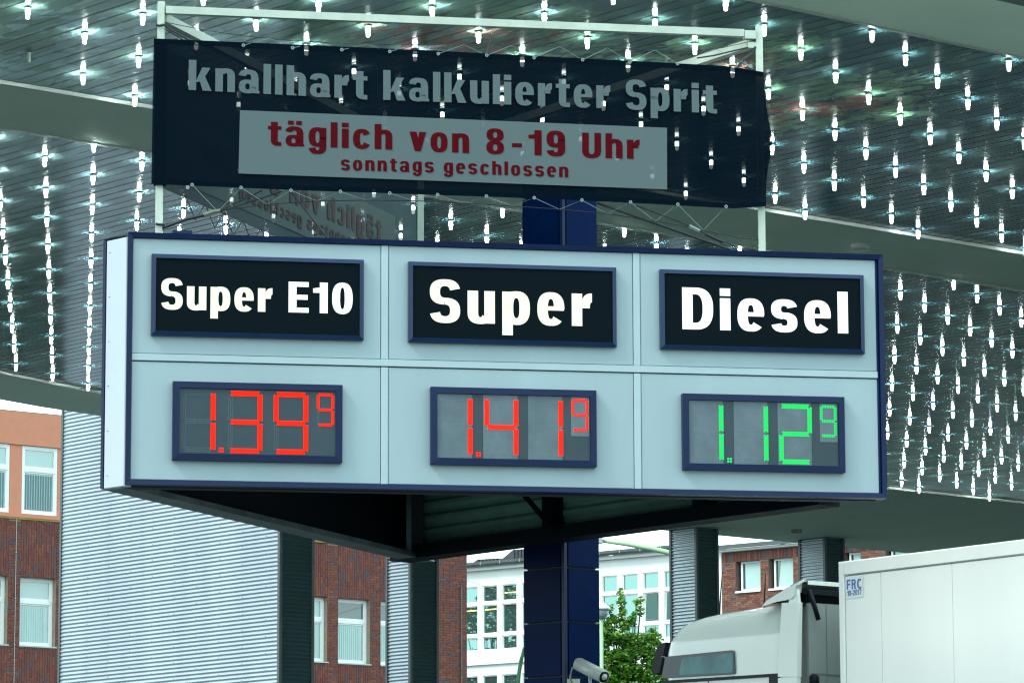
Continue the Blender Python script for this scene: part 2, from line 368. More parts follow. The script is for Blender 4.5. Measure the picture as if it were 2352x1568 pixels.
PW_A, PW_B = 0.10981 * K / 5, 0.11107 * K / 5
def plank_mesh(w_):
    mb = MB(); hw = w_ / 2 - 0.007
    # unit length along x (p), width along y (q), lacquered pan with turned-up edges
    prof = [(-hw, 0.045), (-hw, 0.005)] + [(-hw + 0.005 + (2 * hw - 0.01) * i / 6, 0.0001 * (abs(i - 3) / 3) ** 2) for i in range(7)] + [(hw, 0.005), (hw, 0.045)]
    kp = len(prof)
    vs_ = [(x, y, z) for x in (0, 1) for y, z in prof]
    mb.add(vs_, [(i, i + 1, kp + i + 1, kp + i) for i in range(2, kp - 3)], mp_, smooth=True)
    mb.add(vs_, [(i, i + 1, kp + i + 1, kp + i) for i in (0, 1, kp - 3, kp - 2)] + [(kp - 1, 0, kp, 2 * kp - 1), tuple(range(kp))[::-1], tuple(range(kp, 2 * kp))], mp_)
    o = mb.build('plank', loc=(0, 0, 0)); me = o.data; bpy.data.objects.remove(o); return me
pmA, pmB = plank_mesh(PW_A), plank_mesh(PW_B)
rt_ = random.Random(17)
rotP = math.atan2(PX.y, PX.x)
def plank_row(q0, step, k0, k1, p0, pend, mesh):
    for k in range(k0, k1):
        q = q0 + step * k
        p1 = pend(q) if callable(pend) else pend
        if p1 - p0 < 0.3: continue
        # q axis is to the right of p axis: mirrored frame, the mesh is symmetric in width
        o = inst('plank', mesh, CM @ Vector((p0, q, HC)), canopy, scale=(p1 - p0, 1, 1))
        o.rotation_euler = (rt_.gauss(0, 0.003), 0, rotP)      # each pan sits a touch out of true
def plank_stuff(name, rows):
    mb = MB(CM)
    for q, w_, p0, p1 in rows:
        hw = w_ / 2 - 0.007
        mb.add([(p0, q - hw, HC), (p1, q - hw, HC), (p1, q + hw, HC), (p0, q + hw, HC), (p0, q - hw, HC + 0.045), (p1, q - hw, HC + 0.045), (p1, q + hw, HC + 0.045), (p0, q + hw, HC + 0.045)],
               [(0, 1, 2, 3), (0, 4, 5, 1), (2, 6, 7, 3)], mp_)
    mb.build(name, canopy, kind='stuff')
QA0 = 2.10 * K; nA = int((4.17 * K - QA0) / PW_A); plank_row(QA0, PW_A, 0, nA, P_E1, P_B0, pmA)
QB0 = 2.38 * K; nB = int((6.50 * K - QB0) / PW_B); plank_row(QB0, PW_B, 0, nB, P_B1, lambda q: min(interp(IN_T, q), P_IN), pmB)
rows = []
for k in range(1, 60):
    q = QA0 - PW_A * k
    if q > QA + 0.2: rows.append((q, PW_A, P_E1, P_B0))
for k in range(nA, nA + 220): rows.append((QA0 + PW_A * k, PW_A, P_E1, P_B0))
for k in range(1, 80):
    q = QB0 - PW_B * k
    if q > QA + 0.2: rows.append((q, PW_B, P_B1, interp(IN_T, q)))
for k in range(nB, nB + 120): rows.append((QB0 + PW_B * k, PW_B, P_B1, P_IN))
rows = [r for r in rows if r[0] < QB_ - 0.2 and r[3] > r[2] + 0.2]
plank_stuff('plank_field', rows)
# soffit bands: flush boxes slightly below the planks
def soffit(p0, p1, q0, q1, dz=0.03, m_=M_SOFFIT, name='soffit_band'):
    mb = MB(CM); mb.box(p0, p1, q0, q1, HC - dz, HC + 0.3, m_); return mb.build(name, canopy)
soffit(P_F, P_E1, QA, QB_); soffit(P_B0, P_B1, QA, QB_)
# outer soffit follows the curved rim on the left
mb = MB(CM); qs = [QA + (QB_ - QA) * i / 90 for i in range(91)]
vs_ = []; fs = []
for q in qs:
    a, bb = min(interp(IN_T, q), P_IN), interp(OUT_T, q)
    vs_ += [(a, q, HC - 0.03), (bb, q, HC - 0.03), (bb, q, HC + 0.3), (a, q, HC + 0.3)]
for i in range(90):
    for k in range(4): fs.append((4 * i + k, 4 * i + (k + 1) % 4, 4 * i + 4 + (k + 1) % 4, 4 * i + 4 + k))
fs += [(0, 3, 2, 1), (360, 361, 362, 363)]
mb.add(vs_, fs, M_SOFFIT); mb.build('outer_soffit', canopy)
mb = MB(CM); vs_ = []; fs = []
for q in qs:
    bb = interp(OUT_T, q) + 0.003
    vs_ += [(bb, q, HC - 0.02), (bb + 0.10, q, HC - 0.02), (bb + 0.10, q, HC + 0.14), (bb + 0.50, q, HC + 0.16), (bb + 0.50, q, HC + 0.9), (bb, q, HC + 0.9)]
for i in range(90):
    for k in range(6): fs.append((6 * i + k, 6 * i + (k + 1) % 6, 6 * i + 6 + (k + 1) % 6, 6 * i + 6 + k))
fs += [(0, 5, 4, 3, 2, 1), (540, 541, 542, 543, 544, 545)]
mb.add(vs_, fs, M_FASCIA); mb.build('rear_fascia', canopy)
# edge trims where planks meet the soffits
for a in (P_E1, P_B0, P_B1):
    mb = MB(CM); s_ = -1 if a == P_B0 else 1
    mb.box(min(a, a + s_ * 0.05) + 0.001, max(a, a + s_ * 0.05), QA + 0.1, QB_ - 0.1, HC - 0.045, HC - 0.004, M_TRIM); mb.build('edge_trim', canopy)
mb = MB(CM); vs_ = []; fs = []
for q in qs:
    a = min(interp(IN_T, q), P_IN)
    vs_ += [(a - 0.05, q, HC - 0.045), (a - 0.002, q, HC - 0.045), (a - 0.002, q, HC - 0.004), (a - 0.05, q, HC - 0.004)]
for i in range(90):
    for k in range(4): fs.append((4 * i + k, 4 * i + (k + 1) % 4, 4 * i + 4 + (k + 1) % 4, 4 * i + 4 + k))
mb.add(vs_, fs, M_TRIM); mb.build('edge_trim', canopy)
# roof deck above (keeps the sky out) and front fascia
mb = MB(CM); vs_ = []; fs = []
for q in qs:
    bb = interp(OUT_T, q)
    vs_ += [(P_F, q, HC + 0.32), (bb, q, HC + 0.32), (bb, q, HC + 0.9), (P_F, q, HC + 0.9)]
for i in range(90):
    for k in range(4): fs.append((4 * i + k, 4 * i + (k + 1) % 4, 4 * i + 4 + (k + 1) % 4, 4 * i + 4 + k))
mb.add(vs_, fs, M_DARK); mb.build('roof_deck', canopy)
mb = MB(CM); mb.box(P_F - 0.25, P_F - 0.003, QA, QB_, HC - 0.05, HC + 1.0, M_FASCIA); mb.build('front_fascia', canopy)
# round flush fittings in the soffit
for px_, py_, r_ in ((1975, 563, 0.115), (1830, 1218, 0.115)):
    w0 = atz(px_, py_, HC - 0.05); mb = MB(); mb.lathe([(r_ * 0.85, -0.075), (r_, -0.06), (r_, 0.02)], 20, mat('fitting_grey', (0.20, 0.23, 0.21), 0.5), c=(w0.x, w0.y, HC - 0.03)); mb.build('round_fitting', canopy)

# ------------------------------------------------------------------ hanging bulbs under the canopy
def lamp_meshes():
    a = MB(); a.lathe([(0.017, -0.025), (0.018, -0.017), (0.037, -0.016), (0.037, -0.012), (0.017, -0.011), (0.017, 0.0)], 12, M_SOCK); o = a.build('socket', loc=(0, 0, 0)); s_ = o.data; bpy.data.objects.remove(o)
    r = []
    for m_ in (M_BULB, M_BULBB, M_BULB0):
        a = MB(); a.lathe([(0.0190, -0.025), (0.0205, -0.029), (0.0205, -0.110), (0.016, -0.120), (0.007, -0.125)], 10, m_)
        o = a.build('bulb', loc=(0, 0, 0)); r.append(o.data); bpy.data.objects.remove(o)
    return s_, r
sock, bulbs = lamp_meshes()
lamps = []
for (o_, e1, e2, lo, hi, who) in (((2.95511, 2.86627), (0.1104, 0.00088), (0.05579, 0.10981), 2.885 * K, 3.692 * K, 'A'),
                                  ((3.59668, 3.9696), (0.11082, 0.00184), (0.05656, 0.11107), 3.908 * K, P_IN, 'B')):
    for j in range(-60, 60):
        for i in range(-60, 60):
            p = (o_[0] + i * e1[0] + j * e2[0]) * K; q = (o_[1] + i * e1[1] + j * e2[1]) * K
            if not (lo < p < hi): continue
            if who == 'B' and p > interp(IN_T, q) - 0.12: continue
            wpt = CM @ Vector((p, q, HC)); x, y = proj(wpt)
            if 330 < x < 1950 and 625 + 0.03 * x < y < 1100: continue      # wholly behind the sign
            if -90 < x < 2450 and -70 < y < 1300: lamps.append((wpt, who, x, y))
lamps.sort(key=lambda t: t[0].y)
unlit = min(lamps, key=lambda t: (t[2] - 68) ** 2 + (t[3] - 117) ** 2)
nl = 0; rest = []
rl = random.Random(3)
for wpt, who, x, y in lamps:
    if nl >= 300: rest.append(wpt); continue
    nl += 1
    isun = (wpt is unlit[0]); blu = (not isun) and rl.random() < 0.06
    if isun: lab, grp = 'unlit clear tube bulb under the plank ceiling at the upper left, the only dark one', None
    else:
        if who == 'A':
            where = 'left of the banner' if x < 350 else ('over the white top beam' if y < 45 + 0.03 * x and x < 1700 else ('just above banner' if y < 95 + 0.037 * (x - 354) and x < 1740 else ('seen through the dark banner' if x < 1765 else 'right of the banner')))
            lab = 'lit white tube bulb on the front ceiling, ' + where; grp = 'front ceiling bulbs ' + where
        else:
            where = 'left of the price sign' if x < 240 else ('showing between banner and sign' if 350 < x < 1740 and 440 < y < 575 else ('right of the price sign' if x > 2020 else 'peeping past the edge of the sign'))
            lab = 'lit white tube bulb on the rear ceiling, ' + where; grp = 'rear ceiling bulbs ' + where
    if blu: lab, grp = lab.replace('lit white', 'lit bluish white'), 'bluish ' + grp
    e = empty('ceiling_bulb', wpt, lab, 'light bulb', grp); WLOC[e.name] = wpt
    inst('socket', sock, wpt, e); inst('bulb', bulbs[2 if isun else (1 if blu else 0)], wpt, e)
if rest:
    mb = MB()
    for wpt in rest: mb.lathe([(0.0265, -0.030), (0.0265, -0.122), (0.012, -0.140)], 8, M_BULB, c=wpt)
    o = mb.build('distant_bulbs', kind='stuff'); tag(o, 'farthest rows of lit bulbs below the rear ceiling field', 'light bulbs')
print('LAMPS', len(lamps))

# ------------------------------------------------------------------ corrugated piers
def corr_face(Mx, width, height, pitch, amp, material, z0=0.0, name='corrugated_face', parent=None):
    """sheet with horizontal waves, in local x (0..width), proud towards -y"""
    mb = MB(Mx); nw = int(height / pitch); ns = 8; vs_ = []; fs = []
    tot = nw * ns
    for i in range(tot + 1):
        z = z0 + pitch * i / ns; y = -amp * (0.5 + 0.5 * math.sin(2 * math.pi * i / ns))
        vs_ += [(0, y, z), (width, y, z)]
    for i in range(tot): fs.append((2 * i, 2 * i + 1, 2 * i + 3, 2 * i + 2))
    mb.add(vs_, fs, material, smooth=True); return mb.build(name, parent)
def face_matrix(o, d, outward):
    d = d.normalized(); y = -outward.normalized()
    return Matrix(((d.x, y.x, 0, o.x), (d.y, y.y, 0, o.y), (0, 0, 1, 0), (0, 0, 0, 1)))
def pier(corner, lp, lq, height, mL, mD, label, pitch, amp, group=None):
    corner = Vector((corner.x, corner.y, 0))
    root = empty('corrugated_pier', corner + PX * lp / 2 + QX * lq / 2, label, 'pillar', group)
    c = MB(CM); p0, q0 = corner.dot(PX), corner.dot(QX)
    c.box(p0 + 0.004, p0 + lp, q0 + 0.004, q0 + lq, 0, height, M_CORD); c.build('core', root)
    # light face runs along P, looks towards -Q ; dark face runs along Q, looks towards -P
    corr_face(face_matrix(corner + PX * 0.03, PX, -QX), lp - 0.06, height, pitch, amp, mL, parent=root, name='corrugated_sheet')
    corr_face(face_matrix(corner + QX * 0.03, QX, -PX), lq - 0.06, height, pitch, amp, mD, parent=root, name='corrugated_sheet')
    for a in (corner, corner + PX * lp, corner + QX * lq):
        t = MB(CM); pa, qa = a.dot(PX), a.dot(QX); t.box(pa - 0.032, pa + 0.03, qa - 0.032, qa + 0.03, 0, height - 0.004, M_GUT); t.build('corner_trim', root)
    return root
def pier_at(xc, depth, xl, xr, *a, hgt=None, **k):
    c = atY(xc, 1300, depth); c.z = 0
    def L(d, xt):
        lo, hi = 0.0, 12.0
        for _ in range(50):
            m_ = (lo + hi) / 2; xx = proj((c.x + d.x * m_, c.y + d.y * m_, 6.0))[0]
            if abs(xx - xc) < abs(xt - xc): lo = m_
            else: hi = m_
        return lo
    return pier(c, L(PX, xl), L(QX, xr), hgt or HC - 0.032, *a, **k)
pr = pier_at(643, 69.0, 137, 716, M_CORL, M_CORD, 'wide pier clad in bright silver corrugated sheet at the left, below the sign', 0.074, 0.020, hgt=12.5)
# screw heads on the wide sheet
cc = atY(643, 1300, 69.0); sm_ = MB(face_matrix(Vector((cc.x, cc.y, 0)) + PX * 0.03, PX, -QX))
for k in range(0, 9):
    for i in range(1, 62): 
        if (i + k) % 2: sm_.box(0.35 + k * 0.70, 0.362 + k * 0.70, -0.022, -0.016, i * 0.148 + 0.02, i * 0.148 + 0.034, M_GAP)
sm_.build('screw', pr, kind='stuff')
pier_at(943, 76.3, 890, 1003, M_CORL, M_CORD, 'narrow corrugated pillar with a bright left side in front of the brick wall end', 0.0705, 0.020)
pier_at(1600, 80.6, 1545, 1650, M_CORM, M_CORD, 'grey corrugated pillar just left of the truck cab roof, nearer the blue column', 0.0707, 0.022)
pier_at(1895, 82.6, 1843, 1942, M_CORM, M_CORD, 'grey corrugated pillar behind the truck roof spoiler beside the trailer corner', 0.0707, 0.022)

# ------------------------------------------------------------------ glyph engine for heavy condensed lettering
def supel(cx, cy, rx, ry, t, e=2.5):
    c_, s_ = math.cos(t), math.sin(t)
    return (cx + rx * math.copysign(abs(c_) ** (2 / e), c_), cy + ry * math.copysign(abs(s_) ** (2 / e), s_))
def ring(cx, cy, rx, ry, wx, wy, t0=0, t1=360, n_=28, e=2.5):
    out_ = []; k = max(6, int(n_ * abs(t1 - t0) / 360))
    for i in range(k):
        a, b_ = math.radians(t0 + (t1 - t0) * i / k), math.radians(t0 + (t1 - t0) * (i + 1) / k)
        o1, o2 = supel(cx, cy, rx, ry, a, e), supel(cx, cy, rx, ry, b_, e)
        i1, i2 = supel(cx, cy, max(rx - wx, 0.01), max(ry - wy, 0.01), a, e), supel(cx, cy, max(rx - wx, 0.01), max(ry - wy, 0.01), b_, e)
        out_.append([i1, o1, o2, i2])
    return out_
def R_(x0, y0, x1, y1): return [[(x0, y0), (x1, y0), (x1, y1), (x0, y1)]]
def glyph(ch, W=0.238, T=0.16):
    X = 0.765; w = 0.615
    def S(Hh, w):
        r = (Hh + 0.03 + T) / 4
        return ring(w / 2, Hh + 0.015 - r, w / 2, r, W * 0.95, T, 12, 268) + ring(w / 2, r - 0.015, w / 2, r, W * 0.95, T, 92, -168), w
    def ring9(): return ring(w / 2, 0.675, w / 2, 0.34, W, T)
    if ch == 'o': return ring(w / 2, X / 2, w / 2, X / 2 + 0.015, W, T), w
    if ch == 'c': return ring(w / 2, X / 2, w / 2, X / 2 + 0.015, W, T, 28, 332), w * 0.98
    if ch == 'e': return ring(w / 2, X / 2, w / 2, X / 2 + 0.015, W, T, 0, 318) + R_(0.12, X / 2 - 0.035, w - 0.012, X / 2 + 0.065), w
    if ch == 'n': return R_(0, 0, W, X) + ring(w / 2 + 0.02, X - 0.26, w / 2 - 0.02, 0.275, W, T, 0, 150) + R_(w - W, 0, w, X - 0.25), w
    if ch == 'h': return R_(0, 0, W, 1) + ring(w / 2 + 0.02, X - 0.26, w / 2 - 0.02, 0.275, W, T, 0, 150) + R_(w - W, 0, w, X - 0.25), w
    if ch == 'u': return R_(w - W, 0, w, X) + ring(w / 2 - 0.02, 0.26, w / 2 - 0.02, 0.275, W, T, 180, 330) + R_(0, 0.25, W, X), w
    if ch == 'r': return R_(0, 0, W, X) + ring(0.46, X - 0.34, 0.25, 0.352, 0.2, 0.21, 90, 180), 0.46
    if ch in 'aä':
        g_ = R_(w - W, 0.08, w, 0.53) + R_(w - W + 0.01, 0, w + 0.03, 0.09) + ring(w / 2 - 0.01, X - 0.24, w / 2 + 0.01 - 0.01, 0.255, W * 0.95, T, 0, 172) + ring(0.27, 0.215, 0.27, 0.23, 0.2, 0.13)
        g_ += R_(0.3, 0.33, w - W + 0.02, 0.43)
        if ch == 'ä': g_ += R_(0.08, X + 0.075, 0.28, X + 0.235) + R_(0.36, X + 0.075, 0.56, X + 0.235)
        return g_, w + 0.03
    if ch == 'l': return R_(0, 0, W, 1), W
    if ch == 'i': return R_(0, 0, W, X) + R_(0, X + 0.055, W, 1), W
    if ch == 'k': return R_(0, 0, W, 1) + [[(W - 0.02, 0.27), (0.42, 0.30), (0.68, X), (0.42, X)], [(0.31, 0.44), (0.47, 0.57), (0.72, 0), (0.44, 0)]], 0.71
    if ch == 't': return R_(0.1, 0.18, 0.1 + W, 0.93) + R_(0, X - 0.14, 0.46, X) + ring(0.37, 0.20, 0.27, 0.21, W, 0.15, 180, 272) + R_(0.36, -0.01, 0.46, 0.142), 0.46
    if ch == 's': return S(X, w * 0.97)
    if ch == 'S': return S(1.0, 0.68)
    if ch == 'p': return R_(0, -0.26, W, X) + ring(w / 2 + 0.01, X / 2, w / 2, X / 2 + 0.015, W, T), w + 0.01
    if ch == 'g': return R_(w - W, 0.0, w, X) + ring(w / 2, X / 2 + 0.01, w / 2, X / 2 + 0.005, W, T * 0.95) + ring(w / 2, 0.01, w / 2, 0.29, W, 0.15, 188, 360), w
    if ch == 'v': return [[(0, X), (0.255, X), (0.40, 0.16), (0.40, 0), (0.19, 0)], [(0.60, X), (0.345, X), (0.30, 0.30), (0.21, 0), (0.41, 0)]], 0.60
    if ch == 'D': return R_(0, 0, W, 1) + ring(0.30, 0.5, 0.40, 0.5, W, T, -90, 90, 40) + R_(0.2, 1 - T, 0.305, 1) + R_(0.2, 0, 0.305, T), 0.70
    if ch == 'E': return R_(0, 0, W, 1) + R_(0.2, 1 - T, 0.60, 1) + R_(0.2, 0, 0.60, T) + R_(0.2, 0.42, 0.57, 0.58), 0.60
    if ch == 'U': return ring(0.34, 0.30, 0.34, 0.315, W, T, 180, 360) + R_(0, 0.29, W, 1) + R_(0.68 - W, 0.29, 0.68, 1), 0.68
    if ch == '8': return ring(w / 2, 0.255, w / 2, 0.27, W * 0.95, T * 0.9) + ring(w / 2, 0.755, w / 2 - 0.01, 0.26, W * 0.95, T * 0.9), w
    if ch == '9': return ring9() + ring(w / 2, 0.28, w / 2, 0.295, W, T, 190, 360) + R_(w - W, 0.27, w, 0.68), w
    if ch == '0': return ring(w / 2, 0.5, w / 2, 0.515, W, T), w
    if ch == '1': return R_(0.2, 0, 0.2 + W, 1) + [[(0, 0.66), (0.22, 0.66), (0.22, 0.84), (0, 0.80)]], 0.2 + W
    if ch == '-': return R_(0, 0.30, 0.36, 0.46), 0.36
    if ch == '2': return ring(w / 2, 0.70, w / 2, 0.315, W, T, -20, 175) + [[(0, 0.17), (0.24, 0.17), (w - 0.02, 0.60), (w - 0.27, 0.60)]] + R_(0, 0, w, T), w
    if ch == '7': return R_(0, 1 - T, w, 1) + [[(0.13, 0), (0.13 + W, 0), (w, 1 - T), (w - W, 1 - T)]], w
    if ch == 'F': return R_(0, 0, W, 1) + R_(0.1, 1 - T, 0.62, 1) + R_(0.1, 0.42, 0.56, 0.42 + T), 0.62
    if ch == 'R': return R_(0, 0, W, 1) + ring(0.38, 0.72, 0.30, 0.28, W, T, -90, 90, 30) + R_(0.1, 1 - T, 0.39, 1) + R_(0.1, 0.44, 0.39, 0.44 + T) + [[(0.34, 0.46), (0.55, 0.48), (0.74, 0), (0.50, 0)]], 0.74
    if ch == 'C': return ring(0.37, 0.5, 0.37, 0.515, W, T, 42, 318, 36), 0.72
    return [], 0.3
def lettering(Mx, text, x0, x1, zb0, zb1, cap, material, y, parent, name='letter', track=0.13, W=0.238, T=0.16, flip=False, shear=0.0):
    """text from x0 to x1 on the local wall; baseline from zb0 to zb1; one object per letter"""
    gl = [(ch, *glyph(ch, W, T)) for ch in text]
    tot = sum(g_[2] for g_ in gl) + track * (len(gl) - 1); sx = (x1 - x0) / tot; x = 0.0
    for ch, polys, gw in gl:
        mb = MB(Mx); k = 0
        for poly in polys:
            pts = []
            for (u, v_) in poly:
                xx = x0 + (x + u) * sx; zz = zb0 + (zb1 - zb0) * ((xx - x0) / (x1 - x0)) + v_ * cap
                pts.append((xx, y - (k % 7) * 0.00025 - (0.0009 if len(polys) > 1 and k >= 1 and len(poly) != 4 else 0), zz))
            mb.add(pts, [tuple(range(len(pts)))], material); k += 1
        if polys: mb.build(name, parent)
        x += gw + track

# ------------------------------------------------------------------ the pylon sign
fl = atY(286.4, 1112.1, 27.5); zb = fl.z; zt = atY(293.2, 534.3, 27.5).z
fr = (atz(2036.2, 1144.2, zb) + atz(2026.1, 587.0, zt)) / 2
SW = Wall((fl.x, fl.y), (fr.x - fl.x, fr.y - fl.y)); SM = SW.M
LEN = (Vector((fr.x, fr.y, 0)) - SW.o).length
Bk = atz(945, 1288, zb); Lc = atz(232, 1120, zb)
def toS(p): v_ = Vector((p.x, p.y, 0)) - SW.o; return v_.dot(SW.d), v_.dot(SW.n)
BS, LS = toS(Bk), toS(Lc)
sign = empty('price_sign', SW.w(2.9, 1.7, 0), 'triangular fuel price sign on a navy column with three priced fuels and blue edges', 'price sign')
def quad_px(tl, tr, br, bl): return [SW.sz(*p) for p in (tl, tr, br, bl)]
def sgn(name, mb, parent=sign, **k): return mb.build(name, parent, **k)
fw = 0.036
# navy outer frame of the front
q_out = [(0, zt), (LEN, zt), (LEN, zb), (0, zb)]; q_in = [(fw, zt - fw), (LEN - fw, zt - fw), (LEN - fw, zb + fw), (fw, zb + fw)]
mb = MB(SM); mb.ringframe(q_out, q_in, -0.03, -0.022, 0.10, M_BLUE); sgn('front_frame', mb)
# panels, separated by raised cover strips
m1, m2 = [(SW.sz(875.4, 700)[0], SW.sz(891.6, 700)[0]), (SW.sz(1455.5, 850)[0], SW.sz(1471.3, 850)[0])]
r1 = (SW.sz(900, 826)[1], SW.sz(900, 841.5)[1])
zr0, zr1 = min(r1), max(r1)
xs = [(fw + 0.002, m1[0] - 0.003), (m1[1] + 0.003, m2[0] - 0.003), (m2[1] + 0.003, LEN - fw - 0.002)]
zs = [(zr1 + 0.003, zt - fw - 0.002), (zb + fw + 0.002, zr0 - 0.007)]
for z0_, z1_ in zs:
    for x0_, x1_ in xs:
        mb = MB(SM); mb.bevbox(x0_, x1_, 0.0, 0.04, z0_, z1_, 0.004, M_PANEL); sgn('panel', mb)
for a in (m1, m2):
    for z0_, z1_ in zs:
        mb = MB(SM); mb.bevbox(a[0], a[1], -0.005, 0.045, z0_ - 0.002, z1_, 0.003, M_RAIL); sgn('cover_strip', mb)
mb = MB(SM); mb.bevbox(fw + 0.002, LEN - fw - 0.002, -0.008, 0.045, zr0, zr1, 0.003, M_RAIL); sgn('cross_rail', mb)
mb = MB(SM); mb.box(fw * 0.5, LEN - fw * 0.5, 0.048, 0.10, zb + 0.01, zt - 0.01, M_GAP); sgn('backing_board', mb)
# white chamfered corner panel at the left
CW_ = Wall((SW.w(*LS, 0).x, SW.w(*LS, 0).y), (-(SW.w(*LS, 0) - SW.o)).to_2d())
clen = (SW.w(*LS, 0) - SW.o).length
mb = MB(CW_.M); mb.bevbox(0.034, clen - 0.005, -0.004, 0.06, zb - 0.012, zt - 0.03, 0.006, M_CHAM); sgn('corner_panel', mb)
mb = MB(CW_.M); mb.box(0, 0.030, -0.008, 0.08, zb - 0.004, zt - 0.025, M_BLUE); sgn('edge_strip', mb)
for k in range(6):
    mb = MB(CW_.M); z_ = zb + 0.08 + k * (zt - zb - 0.2) / 5; mb.lathe([(0.005, -0.002), (0.005, 0.002)], 6, M_GAP, c=(0.075, -0.005, z_)); sgn('screw', mb)
# rear walls
def wall_from(a, b_, inner_mat, name, ribs=False):
    A, B_ = SW.w(a[0], a[1], 0), SW.w(b_[0], b_[1], 0); d = (B_ - A); L = d.length; d.normalize()
    cen = SW.w(2.9, 1.7, 0); nrm = Vector((-d.y, d.x, 0)); 
    if nrm.dot(cen - A) < 0: nrm = -nrm       # inward
    Mx = Matrix(((d.x, nrm.x, 0, A.x), (d.y, nrm.y, 0, A.y), (0, 0, 1, 0), (0, 0, 0, 1)))
    mb = MB(Mx); mb.box(0.01, L - 0.01, 0.0, 0.05, zb + 0.04, zt - 0.01, M_BLUE); sgn('rear_' + name, mb)
    if ribs:
        mb = MB(Mx); nr = 15; vs_ = []; fs = []
        for i in range(nr * 4 + 1):
            z = zb + 0.06 + (zt - zb - 0.1) * i / (nr * 4); y = 0.055 + (0.03 if i % 4 in (1, 2) else 0.0)
            vs_ += [(0.2, y, z), (L - 0.1, y, z)]
        for i in range(nr * 4): fs.append((2 * i, 2 * i + 1, 2 * i + 3, 2 * i + 2))
        mb.add(vs_, fs, inner_mat); sgn('ribbed_lining', mb)
    else:
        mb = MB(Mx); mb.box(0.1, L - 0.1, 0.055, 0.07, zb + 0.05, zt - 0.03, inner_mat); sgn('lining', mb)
    return Mx, L
MxL, LL = wall_from(LS, BS, M_DARK, 'wall')
MxR, LR = wall_from((LEN, 0), BS, M_RIB, 'wall', True)
mb = MB(MxL); mb.box(0.02, LL + 0.05, -0.01, 0.19, zb - 0.008, zb + 0.036, M_FLANGE); sgn('bottom_beam', mb)  # pale reflection painted into this beam; the right one is plain dark
mb = MB(MxR); mb.box(0.50, LR + 0.03, -0.01, 0.21, zb - 0.012, zb + 0.10, M_DARK); sgn('bottom_beam', mb)
mb = MB(SM); mb.box(0.05, LEN - 0.05, 0.101, 0.22, zb - 0.006, zb + 0.05, M_GAP); sgn('bottom_beam', mb)
# roof plate
R3 = [SW.w(0.02, 0.02, zt - 0.03), SW.w(LEN - 0.02, 0.02, zt - 0.03), SW.w(BS[0], BS[1], zt - 0.03), SW.w(LS[0], LS[1], zt - 0.03)]
mb = MB(); mb.prism(R3, (0, 0, 0.02), M_DARK); sgn('roof_plate', mb)
# posts and a brace on the ribbed rear wall
def xr_on(Mx, px_, py_, off):
    inv = Mx.inverted(); o = inv @ CAM; d = inv.to_3x3() @ ray(px_, py_); t = (off - o.y) / d.y; return (o + d * t)
for px0, px1_ in ((1262, 1286), (1608, 1634)):
    a, b_ = xr_on(MxR, px0, 1200, 0.12).x, xr_on(MxR, px1_, 1200, 0.12).x
    mb = MB(MxR); mb.box(min(a, b_), max(a, b_), 0.088, 0.2, zb + 0.1, zt - 0.04, M_DARK); sgn('inner_post', mb)
pB = SW.w(BS[0], BS[1], 0)
a = atY(957, 1200, pB.y - 0.35); mb = MB(); mb.box(a.x - 0.06, a.x + 0.055, a.y, a.y + 0.1, zb, zt - 0.05, M_GAP); sgn('inner_post', mb)
a = atY(940, 1200, pB.y - 0.40); mb = MB(); mb.box(a.x - 0.025, a.x + 0.018, a.y, a.y + 0.05, zb + 0.02, zt - 0.05, M_FLANGE); sgn('inner_post', mb)
pa = xr_on(MxR, 1274, 1218, 0.25); pb = xr_on(MxR, 1190, 1120, 0.25)
mb = MB(); mb.tube([MxR @ pa, MxR @ pb], 0.022, M_DARK, 4); sgn('diagonal_brace', mb)
# column, standing just behind the ribbed rear wall
def xr_depth(px_):
    inv = MxR.inverted(); o = inv @ CAM; d = inv.to_3x3() @ ray(px_, 1230); return (CAM + ray(px_, 1230) * ((-0.02 - o.y) / d.y)).y
CDEP = max(xr_depth(1296), xr_depth(1210) - 0.45) + 0.06
ce = atY(1296, 1300, CDEP); ca = math.radians(42)
e1 = Vector((-math.cos(ca), math.sin(ca), 0)); e2 = Vector((math.sin(math.radians(50)), math.cos(math.radians(50)), 0))
def fit(d, xt):
    lo, hi = 0, 2.0
    for _ in range(40):
        m_ = (lo + hi) / 2
        if abs(proj(ce + d * m_)[0] - 1296) < abs(xt - 1296): lo = m_
        else: hi = m_
    return lo
l1, l2 = fit(e1, 1203), fit(e2, 1376)
ctop = zt + 1.45; jz = [atY(1290, y_, CDEP).z for y_ in (1300, 1426, 1550)]
pit = (jz[0] - jz[2]) / 2; zj = []; z_ = jz[0]
while z_ > 0: zj.append(z_); z_ -= pit
z_ = jz[0] + pit
while z_ < ctop - 0.1: zj.append(z_); z_ += pit
zj = sorted(zj + [0.02, ctop])
c0 = Vector((ce.x, ce.y, 0))
Mc = Matrix(((e1.x, e2.x, 0, c0.x), (e1.y, e2.y, 0, c0.y), (0, 0, 1, 0), (0, 0, 0, 1)))
mb = MB(Mc); mb.box(0.035, l1 - 0.004, 0.035, l2 - 0.004, 0, ctop - 0.003, M_GAP); sgn('column_core', mb)
mb = MB(Mc); mb.box(0.004, 0.034, 0.004, 0.034, 0, ctop - 0.01, M_BLUE); sgn('corner_profile', mb)
